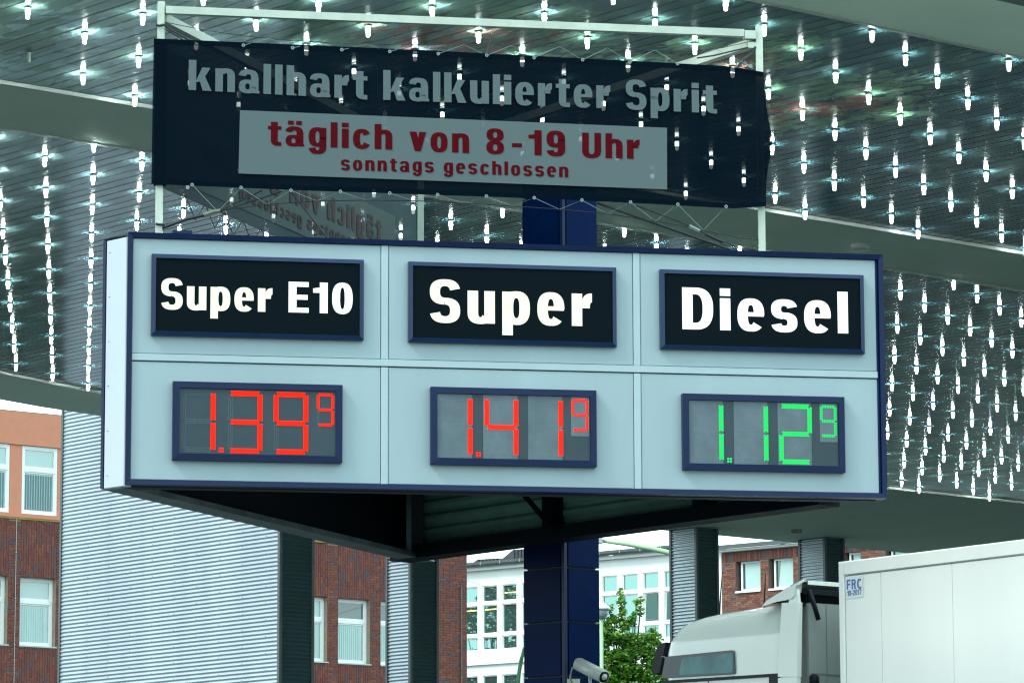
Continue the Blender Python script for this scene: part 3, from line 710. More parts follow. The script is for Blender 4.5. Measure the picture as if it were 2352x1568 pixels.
for z0_, z1_ in zip(zj, zj[1:]):
    mb = MB(Mc); a, b_ = z0_ + 0.008, z1_ - 0.008
    mb.add([(0.045, 0.0, a), (l1, 0, a), (l1, 0, b_), (0.045, 0, b_), (0.045, 0.034, a), (l1, 0.034, a), (l1, 0.034, b_), (0.045, 0.034, b_)],
           [(0, 1, 2, 3), (0, 4, 5, 1), (1, 5, 6, 2), (2, 6, 7, 3), (3, 7, 4, 0)], M_COLB); sgn('column_panel', mb)
    mb = MB(Mc)
    mb.add([(0.0, 0.045, a), (0, l2, a), (0, l2, b_), (0, 0.045, b_), (0.034, 0.045, a), (0.034, l2, a), (0.034, l2, b_), (0.034, 0.045, b_)],
           [(0, 1, 2, 3), (0, 4, 5, 1), (1, 5, 6, 2), (2, 6, 7, 3), (3, 7, 4, 0)], M_COLB); sgn('column_panel', mb)

# name boards with lit letters
def board(tl, tr, br, bl, words, cap_px, mtr, track):
    q = quad_px(tl, tr, br, bl); x0_, x1_ = (q[0][0] + q[3][0]) / 2, (q[1][0] + q[2][0]) / 2
    z1_, z0_ = (q[0][1] + q[1][1]) / 2, (q[2][1] + q[3][1]) / 2
    t = 0.030
    fo = MB(SM); fo.ringframe([(x0_, z1_), (x1_, z1_), (x1_, z0_), (x0_, z0_)], [(x0_ + t, z1_ - t), (x1_ - t, z1_ - t), (x1_ - t, z0_ + t), (x0_ + t, z0_ + t)], -0.045, -0.055, 0.0, M_BLUE2)
    fo = sgn('name_board', fo)
    mb = MB(SM); mb.box(x0_ + t, x1_ - t, -0.044, -0.004, z0_ + t, z1_ - t, M_BLACK); mb.build('board_face', fo)
    for text, (xa, ya), (xb, yb), m_ in words:
        sa, za = SW.sz(xa, ya, -0.045); sb, zb_ = SW.sz(xb, yb, -0.045); cap = cap_px / F * 28.0
        zm = (za + zb_) / 2
        lettering(SM, text, sa, sb, zm, zm, cap, m_, -0.0455, fo, track=track)
board((347.0, 585), (834, 599.1), (833, 783.5), (346.5, 770.7), [('Super', (369.8, 711.6), (625.5, 714.5), M_LETY), ('E10', (662.6, 717.3), (809.9, 720.7), M_LETW)], 71.5, M_LETY, 0.13)
board((936.4, 602.5), (1413.2, 617), (1413.2, 798.4), (936.4, 786.6), [('Super', (987.2, 740), (1360, 748.8), M_LETY)], 100, M_LETY, 0.165)
board((1514, 620.8), (1981.4, 633.9), (1981.4, 813.9), (1514, 802.8), [('Diesel', (1567.4, 755.8), (1948.4, 765.6), M_LETW)], 99.5, M_LETW, 0.155)

# LED price displays
SEG = {'0': 'abcdef', '1': 'bc', '2': 'abged', '3': 'abgcd', '4': 'fgbc', '9': 'abfgcd'}
def seg_dots(mb, x0_, z0_, w_, h_, seg, y, pitch, rr, material, rows=3):
    t = pitch * 1.72
    def line(a, b_):
        L = math.hypot(b_[0] - a[0], b_[1] - a[1]); n_ = max(2, int(round(L / pitch))); ux, uz = (b_[0] - a[0]) / L, (b_[1] - a[1]) / L
        offs = [(-0.80, 0), (0, 0.5), (0.80, 0)] if rows == 3 else [(-0.45, 0), (0.45, 0.0)]
        for o_, ph in offs:
            for k in range(n_ + (0 if ph else 1)):
                f = (k + ph) * L / n_
                cx_, cz_ = a[0] + ux * f - uz * o_ * pitch, a[1] + uz * f + ux * o_ * pitch
                mb.add([(cx_ + rr * math.cos(q_ * math.pi / 3), y, cz_ + rr * math.sin(q_ * math.pi / 3)) for q_ in range(6)] + [(cx_, y - rr * 0.6, cz_)],
                       [(q_, (q_ + 1) % 6, 6) for q_ in range(6)], material)
    g_ = t * 0.95; xm0, xm1 = x0_ + t / 2, x0_ + w_ - t / 2; zt_, zm_, zb_ = z0_ + h_ - t / 2, z0_ + h_ / 2, z0_ + t / 2
    L = {'a': ((xm0 + g_ * .45, zt_), (xm1 - g_ * .45, zt_)), 'd': ((xm0 + g_ * .45, zb_), (xm1 - g_ * .45, zb_)), 'g': ((xm0 + g_ * .45, zm_), (xm1 - g_ * .45, zm_)),
         'b': ((xm1, zm_ + g_ * .65), (xm1, zt_ - g_ * .4)), 'c': ((xm1, zb_ + g_ * .4), (xm1, zm_ - g_ * .65)), 'f': ((xm0, zm_ + g_ * .65), (xm0, zt_ - g_ * .4)), 'e': ((xm0, zb_ + g_ * .4), (xm0, zm_ - g_ * .65))}[seg]
    line(*L); return L
def display(tl, tr, br, bl, digits, small, mlit, panes):
    q = quad_px(tl, tr, br, bl); x0_, x1_ = (q[0][0] + q[3][0]) / 2, (q[1][0] + q[2][0]) / 2
    z1_, z0_ = (q[0][1] + q[1][1]) / 2, (q[2][1] + q[3][1]) / 2; t = 0.046
    fo = MB(SM); fo.ringframe([(x0_, z1_), (x1_, z1_), (x1_, z0_), (x0_, z0_)], [(x0_ + t, z1_ - t), (x1_ - t, z1_ - t), (x1_ - t, z0_ + t), (x0_ + t, z0_ + t)], -0.055, -0.058, 0.0, M_BLUE)
    fo = sgn('price_display', fo)
    sx0, sx1, sz0, sz1 = x0_ + t, x1_ - t, z0_ + t, z1_ - t; wd, hh = sx1 - sx0, sz1 - sz0
    mb = MB(SM); mb.box(sx0, sx1, -0.040, -0.004, sz0, sz1, M_SCRD); mb.build('screen', fo)
    dw = 0.213 * wd; xs_ = [sx0 + 0.014 * wd, sx0 + 0.312 * wd, sx0 + 0.605 * wd]; dz0, dh = sz0 + 0.03 * hh, 0.93 * hh
    if panes:
        for xx in xs_ + []:
            mb = MB(SM); mb.box(xx - 0.012 * wd, xx + dw, -0.0425, -0.0405, sz0 + 0.002, sz1 - 0.002, M_SCRL); mb.build('digit_pane', fo)
        mb = MB(SM); mb.box(sx0 + 0.875 * wd, sx1 - 0.005 * wd, -0.0425, -0.0405, sz1 - 0.62 * hh, sz1 - 0.002, M_SCRL); mb.build('digit_pane', fo)
    P = 0.0170
    for xx, dg in zip(xs_, digits):
        for s_ in 'abcdefg':
            lit = s_ in SEG[dg]
            mb = MB(SM)
            seg_dots(mb, xx, dz0, dw, dh, s_, -0.0440, P * (0.86 if lit else 1.0), 0.0077 if lit else 0.0030, mlit if lit else M_LOFF); mb.build('digit_segment', fo)
    for s_ in 'abcdefg':
        lit = s_ in SEG[small]; mb = MB(SM)
        seg_dots(mb, sx0 + 0.876 * wd, sz1 - 0.035 * hh - 0.51 * hh, 0.113 * wd, 0.51 * hh, s_, -0.0440, 0.0125, 0.0063 if lit else 0.0025, mlit if lit else M_LOFF, rows=2); mb.build('digit_segment', fo)
    mb = MB(SM)
    for a in (-0.5, 0.5):
        for b_ in (-0.5, 0.5):
            cx_, cz_ = sx0 + 0.268 * wd + a * 0.019, sz0 + 0.062 * hh + b_ * 0.019
            mb.add([(cx_ + 0.0095 * math.cos(k * math.pi / 3), -0.044, cz_ + 0.0095 * math.sin(k * math.pi / 3)) for k in range(6)] + [(cx_, -0.05, cz_)], [(k, (k + 1) % 6, 6) for k in range(6)], mlit)
    mb.build('decimal_point', fo)
display((395.2, 877.4), (784.2, 886.2), (784.2, 1064.5), (395.2, 1056.9), '139', '9', M_LRED, False)
display((987.2, 889.6), (1367, 899.1), (1367, 1074.2), (987.2, 1067.1), '141', '9', M_LRED, True)
display((1565, 905.8), (1936.4, 913.2), (1936.4, 1086.7), (1565, 1079.6), '112', '9', M_LGRN, True)

# ------------------------------------------------------------------ banner frame on top of the sign
def SP(px_, py_, off):                    # world point on a plane parallel to the sign's front
    s_, z = SW.sz(px_, py_, off); return SW.w(s_, off, z)
FO = 0.215
ht = SP(366, 18, FO).z
def sq_post(P_, r, z0_, z1_, ang, name='banner_post'):
    mb = MB(); mb.tube([(P_.x, P_.y, z0_), (P_.x, P_.y, z1_)], r, M_STEEL, 4); o = sgn(name, mb); return o
bp_ = []
PL, PRt = SP(367.5, 300, FO), SP(1746.5, 300, FO)
PBk = SW.w(BS[0] + 0.03, BS[1] - 0.30, 0)
zl = SP(367, 16, FO).z; zr_ = SP(1746, 61, FO).z; zpost = max(zl, zr_) + 0.0
for P_ in (PL, PRt, PBk): sq_post(P_, 0.036, zt - 0.03, zpost, 0)
zbm = (SP(366, 24.5, FO).z + SP(1706, 76.5, FO).z) / 2
def beam(a, b_, z_, r=0.038):
    a, b_ = Vector((a.x, a.y, z_)), Vector((b_.x, b_.y, z_)); d = (b_ - a).normalized(); mb = MB()
    n_ = Vector((-d.y, d.x, 0)); h = r * 0.72
    mb.prism([a + n_ * h + Vector((0, 0, h)), a - n_ * h + Vector((0, 0, h)), a - n_ * h - Vector((0, 0, h)), a + n_ * h - Vector((0, 0, h))], b_ - a, M_STEEL); return sgn('banner_beam', mb)
d0 = (PRt - PL).normalized()
beam(PL + d0 * 0.03, PRt - d0 * 0.12, zbm)
beam(PRt - d0 * 0.117, PRt - d0 * 0.03, zbm - 0.012, 0.044)
beam(PRt - d0 * 0.09, PRt - d0 * 0.03, zbm - 0.09, 0.03)
dL = (PBk - PL).normalized(); beam(PL + dL * 0.05, PBk - dL * 0.03, zbm - 0.055, 0.045)
dR = (PBk - PRt).normalized(); beam(PRt + dR * 0.05, PBk - dR * 0.03, zbm - 0.055, 0.045)

# front banner: woven mesh, slightly slack at the right
BO = 0.135
ban_edge_r = [(1754.2, 165), (1757, 200), (1761, 240), (1766, 275), (1774.2, 324), (1771, 350), (1764, 390), (1761.5, 430), (1760.6, 473)]
top_c = [(353.6, 88), (700, 103), (1000, 116), (1300, 132), (1500, 142), (1660, 151), (1700, 156), (1754.2, 165)]
bot_c = [(347.9, 422), (700, 437), (1000, 447), (1300, 458), (1500, 468), (1640, 476), (1690, 478), (1760.6, 473)]
def lin(tab, t):
    x = tab[0][0] + (tab[-1][0] - tab[0][0]) * t
    for (a, b_), (c_, d_) in zip(tab, tab[1:]):
        if x <= c_ + 1e-6: return x, b_ + (d_ - b_) * (x - a) / (c_ - a)
    return tab[-1]
banner = empty('banner', SP(1050, 300, BO), 'dark navy mesh banner with pale slogan and grey opening hours box above the sign', 'banner')
mb = MB(SM); NU, NV = 60, 14; vs_ = []; fs = []
def bsurf(t, v_):
    (xt, yt), (xb, yb) = lin(top_c, t), lin(bot_c, t)
    x = xt + (xb - xt) * v_; y = yt + (yb - yt) * v_
    yy = 165 + (473 - 165) * v_
    xr_tab = [(p[1], p[0]) for p in ban_edge_r]; xr_ = interp(xr_tab, yy); xb0 = 1754.2 + (1760.6 - 1754.2) * v_
    x += (xr_ - xb0) * max(0, (t - 0.9) / 0.1) ** 1.3
    wob = 0.006 * math.sin(t * 23 + v_ * 3) * math.sin(v_ * 3.1) + 0.012 * max(0, (t - 0.85) / 0.15) * math.sin(v_ * 9)
    s_, z = SW.sz(x, y, BO); return (s_, BO + 0.012 + wob, z)
for i in range(NU + 1):
    for j in range(NV + 1): vs_.append(bsurf(i / NU, j / NV))
for i in range(NU):
    for j in range(NV): fs.append((i * (NV + 1) + j, i * (NV + 1) + j + 1, (i + 1) * (NV + 1) + j + 1, (i + 1) * (NV + 1) + j))
mb.add(vs_, fs, M_BNAVY, smooth=True); mb.build('banner_cloth', banner)
# hems
for tab, sgn_ in ((top_c, 1), (bot_c, -1)):
    mb = MB(SM); vs_ = []; fs = []
    for i in range(NU + 1):
        t = i / NU; a = bsurf(t, 0 if sgn_ > 0 else 1); b_ = bsurf(t, 0.035 if sgn_ > 0 else 0.965)
        vs_ += [(a[0], a[1] - 0.002, a[2]), (b_[0], b_[1] - 0.002, b_[2])]
    for i in range(NU): fs.append((2 * i, 2 * i + 1, 2 * i + 3, 2 * i + 2))
    mb.add(vs_, fs, M_BNAVY, smooth=True); mb.build('hem', banner)
# wrap of the cloth round the left post
mb = MB(); a0 = SP(350.5, 88, BO); 
zt_b, zb_b = SP(354, 89, BO).z, SP(348, 421, BO).z
mb.lathe([(0.045, zb_b), (0.045, zt_b)], 12, M_BNAVY, c=(PL.x + 0.002, PL.y, 0)); mb.build('post_sleeve', banner)
YB = BO - 0.003
def bt(text, a, b_, cap_px, m_, track, off=YB, **k):
    (sa, za), (sb, zb_) = SW.sz(*a, off), SW.sz(*b_, off)
    lettering(SM, text, sa, sb, za, zb_, cap_px / F * 27.9, m_, off, banner, track=track, **k)
bt('knallhart', (433, 206.7), (843.7, 228.5), 72, M_BGREY, 0.125)
bt('kalkulierter', (880, 229.5), (1402, 249.5), 72, M_BGREY, 0.125)
bt('Sprit', (1437.4, 251), (1647, 260.7), 72, M_BGREY, 0.135)
qb = [SW.sz(*p, YB + 0.0025) for p in ((551.2, 253.3), (1532, 293.8), (1532.3, 435), (547.8, 398.5))]
mb = MB(SM)
NB = 24
for i in range(NB):
    f0, f1 = i / NB, (i + 1) / NB
    L_ = lambda A, B_, f: (A[0] + (B_[0] - A[0]) * f, YB + 0.0025, A[1] + (B_[1] - A[1]) * f)
    mb.add([L_(qb[3], qb[2], f0), L_(qb[3], qb[2], f1), L_(qb[0], qb[1], f1), L_(qb[0], qb[1], f0)], [(0, 1, 2, 3)], M_BGREY)
mb.build('pale_box', banner)
bt('täglich', (615.4, 333.7), (901, 344), 60.5, M_BRED, 0.15)
bt('von', (940.6, 346.5), (1077.4, 352), 60.5, M_BRED, 0.16)
bt('8', (1117.2, 352.8), (1157.7, 354.5), 60.5, M_BRED, 0.15)
bt('-', (1176, 355.5), (1199, 356), 60.5, M_BRED, 0.15, T=0.12)
bt('19', (1214, 356), (1298, 359.5), 60.5, M_BRED, 0.16)
bt('Uhr', (1337.4, 362), (1469.5, 365.4), 60.5, M_BRED, 0.16)
bt('sonntags', (783, 391), (996.3, 396.5), 33, M_BRED, 0.2, T=0.155)
bt('geschlossen', (1019.3, 397.5), (1305.4, 407.7), 33, M_BRED, 0.2, T=0.155)
# eyelets
EYB = [(441.3, 424.6), (553.6, 431), (668, 437.5), (781.6, 440), (895, 444), (1005, 447.5), (1117, 451), (1227, 454.5), (1336.4, 460), (1448, 464.4), (1556.6, 469.5), (1667.6, 474.6)]
EYT = [(559, 104.5), (672, 110.5), (785, 115), (895, 119), (1006.5, 124), (1118, 127.5), (1226.5, 133), (1338, 138), (1446.5, 143), (1556, 147), (1724, 152.5)]
for x_, y_ in EYB + EYT:
    s_, z = SW.sz(x_, y_, YB); mb = MB(SM)
    mb.add([(s_ + r_ * math.cos(k * math.pi / 5), YB - 0.004, z + r_ * math.sin(k * math.pi / 5)) for r_ in (0.006, 0.013) for k in range(10)], [(k, (k + 1) % 10, 10 + (k + 1) % 10, 10 + k) for k in range(10)], M_ROPE)
    mb.build('eyelet', banner)
# ropes and wires
CO = 0.2
def wire(pts, r, m_, name, lab, cat='cable', grp=None, off=CO):
    mb = MB(); mb.tube([SP(x_, y_, o_) for (x_, y_, *o) in pts for o_ in [(o[0] if o else off)]], r, m_, 5)
    o = mb.build(name); return tag(o, lab, cat, grp)
bc = [(368, 521), (507.8, 483.8), (618, 469), (731, 461.7), (850, 460), (971, 462), (1120, 470), (1274, 480), (1384.7, 490), (1492, 505.7), (1583.5, 522), (1687, 544), (1762, 554)]
tc = [(372, 50), (470, 70), (560, 83), (680, 94), (790, 101), (950, 103), (1120, 103.5), (1284, 107), (1440, 112), (1584, 119), (1660, 110), (1740, 92)]
wire(bc, 0.0035, M_CABLE, 'tension_wire', 'thin dark wire sagging below the banner, holding its lower cord')
wire(tc, 0.0030, M_CABLE, 'tension_wire', 'thin dark wire running just above the banner, holding its upper cord')
def on(tab, x): return (x, interp(tab, x))
def lace(eyes, tab, lab):
    mb = MB()
    for (x0_, y0_), (x1_, y1_) in zip(eyes, eyes[1:]):
        xm = (x0_ + x1_) / 2 + 3; c_ = on(tab, xm)
        mb.tube([SP(x0_, y0_, YB - 0.006), SP(*c_, CO)], 0.0024, M_ROPE, 4); mb.tube([SP(*c_, CO), SP(x1_, y1_, BO + 0.03)], 0.0019, M_ROPE, 4)
    return tag(mb.build('lacing_cord'), lab, 'cord')
lace(EYB, bc, 'pale zigzag cord lacing the banner\'s lower hem to the wire')
lace(EYT, tc, 'pale zigzag cord lacing the banner\'s upper hem to the wire')
wire([(1371, 466), (1530, 522), (1687, 577)], 0.0105, M_CABLE, 'stay_cable', 'thickest black stay crossing below the banner at the right of the column')
wire([(1461, 472), (1573, 514), (1640, 546), (1716, 577)], 0.006, M_CABLE, 'stay_cable', 'thin black stay with a turnbuckle ending at the right post foot')
wire([(1583, 519), (1607, 531)], 0.014, M_ROPE, 'turnbuckle', 'pale turnbuckle on the right stay under the banner', 'turnbuckle')
wire([(1620, 538), (1660, 556)], 0.013, M_CABLE, 'turnbuckle', 'black turnbuckle on the right stay close to the sign top', 'turnbuckle')
wire([(371, 524), (430, 503), (470, 494)], 0.013, M_CABLE, 'turnbuckle', 'dark tensioner tube strapped to the foot of the left post', 'turnbuckle')
wire([(468, 495), (490, 487), (505, 485)], 0.018, mat('olive_sleeve', (0.12, 0.15, 0.10), 0.7), 'turnbuckle', 'olive sleeve in the middle of the left tensioner', 'turnbuckle')
wire([(500, 486), (560, 458), (602, 438)], 0.0055, M_CABLE, 'stay_cable', 'upper of two black stays fanning from the left tensioner')
wire([(505, 486), (580, 462), (648, 440)], 0.0055, M_CABLE, 'stay_cable', 'lower of two black stays fanning from the left tensioner')
wire([(669, 441), (711, 495), (752.8, 547)], 0.0065, M_CABLE, 'stay_cable', 'black stay slanting down right from the banner to the sign top above the first board')
wire([(374, 55), (392, 70), (448, 100)], 0.008, M_CABLE, 'stay_cable', 'black stay from the top of the left post into the banner corner')
wire([(372, 63), (420, 92), (455, 128)], 0.005, M_CABLE, 'stay_cable', 'thin black stay below the upper left corner beam')
wire([(1601, 134), (1640, 128), (1690, 116), (1725, 108)], 0.006, M_CABLE, 'stay_cable', 'short black stay with fittings by the upper right bracket')
wire([(1735, 108), (1725, 125), (1708, 138), (1698, 150), (1690, 162)], 0.012, M_CABLE, 'cable_loop', 'thick black cable bending down from the upper right bracket')
wire([(1708, 140), (1716, 150), (1728, 156)], 0.005, M_ROPE, 'cable_loop', 'frayed pale cord end under the upper right bracket')
wire([(1737, 545), (1742, 552), (1744, 566), (1738, 576), (1730, 572), (1727, 560), (1732, 550), (1738, 546)], 0.0045, M_CABLE, 'cable_loop', 'small coiled dark wire loop beside the right post foot')
wire([(1127, 73), (1124, 100), (1117, 124)], 0.0045, M_CABLE, 'hanger_cord', 'short vertical cord from the middle of the top beam to the banner', 'cord')
wire([(358, 58), (366, 60), (378, 57)], 0.010, M_CABLE, 'strap', 'dark strap wound round the top of the left post', 'strap', off=FO - 0.045)
wire([(357, 514), (366, 516), (378, 516)], 0.010, M_CABLE, 'strap', 'dark strap wound round the foot of the left post', 'strap', off=FO - 0.045)
mb = MB(SM); s0_ = SW.sz(412, 541, 0.06)[0]; mb.box(s0_ - 0.05, s0_ + 0.09, 0.03, 0.15, zt + 0.001, zt + 0.035, M_BLUE); sgn('top_bracket', mb)

# rear-left banner seen from inside (reverse of the print)
LBd = (Vector((PBk.x, PBk.y, 0)) - Vector((PL.x, PL.y, 0))); LLn = LBd.length; LBd.normalize()
RB = Wall((PL.x, PL.y), (LBd.x, LBd.y))
Minv = RB.M.inverted()
rb_n = 0.02
zt2, zb2 = zt_b - 0.02, zb_b - 0.0
rban = empty('banner', RB.w(LLn / 2, rb_n, zb2), 'second banner on the rear left side, seen from behind with mirrored pale lettering', 'banner')
def sheet(x0_, x1_, z0_, z1_, m_, y, name):
    mb = MB(RB.M); k = 20
    for i in range(k):
        a, b_ = x0_ + (x1_ - x0_) * i / k, x0_ + (x1_ - x0_) * (i + 1) / k
        mb.add([(a, y, z0_), (b_, y, z0_), (b_, y, z1_), (a, y, z1_)], [(0, 1, 2, 3)], m_)
    return mb.build(name, rban)
sheet(0.06, LLn - 0.05, zb2, zt2, M_BBACK, rb_n, 'banner_cloth')
sheet(0.30, LLn - 0.55, zb2 + 0.10, zb2 + 0.60, M_BBACKL, rb_n - 0.006, 'pale_box')
# mirrored words, reading right to left from the inside
def mtext(text, xR, xL, z, cap, tr):
    Mm = RB.M @ Matrix.Translation((xR, 0, 0)) @ Matrix.Diagonal((-1, 1, 1, 1))
    lettering(Mm, text, 0.0, xR - xL, z, z, cap, M_BBACKR, rb_n - 0.012, rban, track=tr)
mtext('täglich', LLn - 0.85, LLn - 2.0, zb2 + 0.32, 0.19, 0.15); mtext('von', LLn - 2.15, LLn - 2.75, zb2 + 0.32, 0.19, 0.15); mtext('8-19', LLn - 2.95, LLn - 3.7, zb2 + 0.32, 0.19, 0.15); mtext('Uhr', LLn - 3.85, LLn - 4.4, zb2 + 0.32, 0.19, 0.15)
mtext('sonntags', LLn - 1.5, LLn - 2.4, zb2 + 0.17, 0.10, 0.18); mtext('geschlossen', LLn - 2.5, LLn - 3.7, zb2 + 0.17, 0.10, 0.18)
mb = MB(RB.M)
k = 0
xx = 0.45
while xx < LLn - 0.8:
    mb.tube([(xx, 0, zb2 + 0.01), (xx + 0.17, 0.0, zb2 - 0.14), (xx + 0.34, 0, zb2 + 0.01)], 0.004, M_CABLE, 4); xx += 0.34
tag(mb.build('lacing_cord'), 'dark zigzag cord under the rear left banner', 'cord')

# ------------------------------------------------------------------ red brick office building, far left
BP0 = atY(560, 1300, 115.0)
BW = Wall((BP0.x, BP0.y), (0.788, 0.6156))
S0, S1 = -30.0, BW.sz(1073, 1400)[0]
ZT, ZOB, ZOL = 16.2, 15.28, 13.23
bld = empty('brick_office_building', BW.w(-5, 5, 0), 'red brick office block with an orange rendered top storey and white windows behind the canopy', 'building')
PIT = 1.573; PIER0 = -7.99          # left edge of one pier
OPW = PIT - 0.40
rows_ = [(13.33, 15.275, 'o'), (9.60, 11.54, 'b'), (5.9, 7.84, 'b'), (2.2, 4.14, 'b')]
k0 = math.ceil((S0 + 0.5 - PIER0) / PIT); k1 = 8
bands = []
# wall built as strips round the openings
mb = MB(BW.M)
zcuts = [0] + sum([[r_[0], r_[1]] for r_ in sorted(rows_)], [])
M_BWALL = bpy.data.materials.new('brick_texture_wall'); M_BWALL.use_nodes = True
n = M_BWALL.node_tree.nodes; l = M_BWALL.node_tree.links
bt_ = n.new('ShaderNodeTexBrick'); bt_.inputs['Scale'].default_value = 1.0; bt_.inputs['Brick Width'].default_value = 0.25; bt_.inputs['Row Height'].default_value = 0.0763; bt_.inputs['Mortar Size'].default_value = 0.006
bt_.inputs['Color1'].default_value = (0.14, 0.035, 0.022, 1); bt_.inputs['Color2'].default_value = (0.08, 0.028, 0.022, 1); bt_.inputs['Mortar'].default_value = (0.2, 0.15, 0.115, 1)
tc_ = n.new('ShaderNodeTexCoord'); sep = n.new('ShaderNodeSeparateXYZ'); cmb = n.new('ShaderNodeCombineXYZ'); geo_ = n.new('ShaderNodeNewGeometry')
dd = n.new('ShaderNodeVectorMath'); dd.operation = 'DOT_PRODUCT'; dd.inputs[1].default_value = BW.d; l.new(geo_.outputs['Position'], dd.inputs[0]); l.new(geo_.outputs['Position'], sep.inputs[0])
l.new(dd.outputs['Value'], cmb.inputs[0]); l.new(sep.outputs[2], cmb.inputs[1]); l.new(cmb.outputs[0], bt_.inputs['Vector']); l.new(bt_.outputs[0], n['Principled BSDF'].inputs['Base Color']); n['Principled BSDF'].inputs['Roughness'].default_value = 0.85
VIS = [(-8.9, -6.2), (2.3, S1)]           # stretches of wall the photograph shows
def wallmat(sm, z=9): return M_MORTAR if z > 7.9 and any(a <= sm <= b_ for a, b_ in VIS) else M_BWALL
WT = 0.35
segs = []
for k in range(k0, k1 + 1):
    a = PIER0 + PIT * k; segs.append((a, a + 0.40, a + PIT))
prev = 0
for (z0_, z1_, _t) in sorted(rows_):
    pass
zlist = sorted(rows_)
zp = 0.0
for (z0_, z1_, _t) in zlist:
    # full-width band below the openings
    for (a, b_, c_) in segs: mb.box(a, c_ - 0.0005, 0.012, WT, zp, z0_ - 0.001, wallmat((a + c_) / 2, z0_) if z0_ < 13 else M_ORANGE if zp > 12 else wallmat((a + c_) / 2))
    for (a, b_, c_) in segs: mb.box(a, b_, 0.0125, WT, z0_, z1_ - 0.001, wallmat((a + b_) / 2, z1_) if _t == 'b' else M_ORANGE)
    zp = z1_
mb.box(segs[0][0], S1, 0.0115, WT, 15.276, ZT, M_ORANGE)
mb.box(segs[-1][2], S1, 0.0128, WT, 0, 15.275, wallmat(8))
mb.box(segs[0][0], segs[0][0] + 0.3, WT + 0.001, 12, 0, ZT, M_BWALL); mb.box(S1 - 0.3, S1, WT + 0.001, 12, 0, ZT, M_BWALL); mb.box(segs[0][0], S1, 12.001, 12.3, 0, ZT, M_BWALL)
mb.box(segs[0][0], S1, WT, 12.3, ZT + 0.001, ZT + 0.1, M_ROOF)
mb.box(segs[0][0], S1, WT + 0.35, WT + 0.4, 0, ZT - 0.1, M_DARK)
mb.build('wall', bld)
mb = MB(BW.M); mb.box(segs[0][0], S1 + 0.02, -0.03, 0.010, ZOB + 0.0, ZT + 0.02, M_ORANGE); mb.build('parapet', bld)
mb = MB(BW.M); mb.box(segs[0][0], S1 + 0.02, -0.05, 0.009, ZOL - 0.02, ZOL + 0.095, M_ORANGE); mb.build('orange_band', bld)
mb = MB(BW.M); mb.box(segs[0][0], S1 + 0.02, -0.04, 0.009, ZOL - 0.075, ZOL - 0.022, M_OCHRE); mb.build('ledge', bld)
# windows
for (z0_, z1_, t_) in rows_:
    for (a, b_, c_) in segs:
        if c_ > 6.3: continue
        vis = any(lo - 0.6 <= (b_ + c_) / 2 <= hi + 0.6 for lo, hi in VIS)
        if not vis and z0_ < 9: continue
        yo = 0.18 if t_ == 'b' else 0.03; fr_ = 0.075
        x0_, x1_ = b_ + 0.005, c_ - 0.005; zz0, zz1 = z0_ + 0.004, z1_ - 0.006; ztr = z1_ - 0.66
        wn = MB(BW.M)
        wn.ringframe([(x0_, zz1), (x1_, zz1), (x1_, zz0), (x0_, zz0)], [(x0_ + fr_, zz1 - fr_), (x1_ - fr_, zz1 - fr_), (x1_ - fr_, zz0 + fr_), (x0_ + fr_, zz0 + fr_)], yo, yo + 0.01, yo + 0.08, M_WFRAME)
        wn.bevbox(x0_ + fr_, x1_ - fr_, yo - 0.005, yo + 0.07, ztr - 0.085, ztr + 0.04, 0.012, M_WFRAME)
        wn = wn.build('window', bld)
        bl_ = M_BLIND if t_ == 'b' else M_BLINDD
        for (pz0, pz1) in ((zz0 + fr_, ztr - 0.085), (ztr + 0.04, zz1 - fr_)):
            p = MB(BW.M); p.ringframe([(x0_ + fr_, pz1), (x1_ - fr_, pz1), (x1_ - fr_, pz0), (x0_ + fr_, pz0)], [(x0_ + fr_ + 0.035, pz1 - 0.035), (x1_ - fr_ - 0.035, pz1 - 0.035), (x1_ - fr_ - 0.035, pz0 + 0.035), (x0_ + fr_ + 0.035, pz0 + 0.035)], yo + 0.015, yo + 0.02, yo + 0.06, M_WFRAME); p.build('sash', wn)
            p = MB(BW.M); p.box(x0_ + fr_ + 0.035, x1_ - fr_ - 0.035, yo + 0.045, yo + 0.05, pz0 + 0.035, pz1 - 0.035, M_GLASSD if (b_ > 2 and pz0 > ztr) else M_GLASS); p.build('pane', wn)
        if vis:
            # vertical blind slats seen close behind the pane
            p = MB(BW.M); ns_ = 11
            xi0, xi1 = x0_ + fr_ + 0.05, x1_ - fr_ - 0.05 - (0.09 if t_ == 'b' else 0)
            for i in range(ns_):
                xa = xi0 + (xi1 - xi0) * i / ns_; wv = (xi1 - xi0) / ns_
                p.add([(xa, yo + 0.038, zz0 + 0.12), (xa + wv * 0.75, yo + 0.043, zz0 + 0.12), (xa + wv * 0.75, yo + 0.043, ztr - 0.16), (xa, yo + 0.038, ztr - 0.16)], [(0, 1, 2, 3)], bl_)
            p.build('blind', wn)
        if t_ == 'b':
            p = MB(BW.M); p.box(b_ - 0.03, c_ + 0.03, -0.04, yo - 0.001, z0_ - 0.035, z0_ + 0.003, M_SILL); p.build('window_sill', bld)
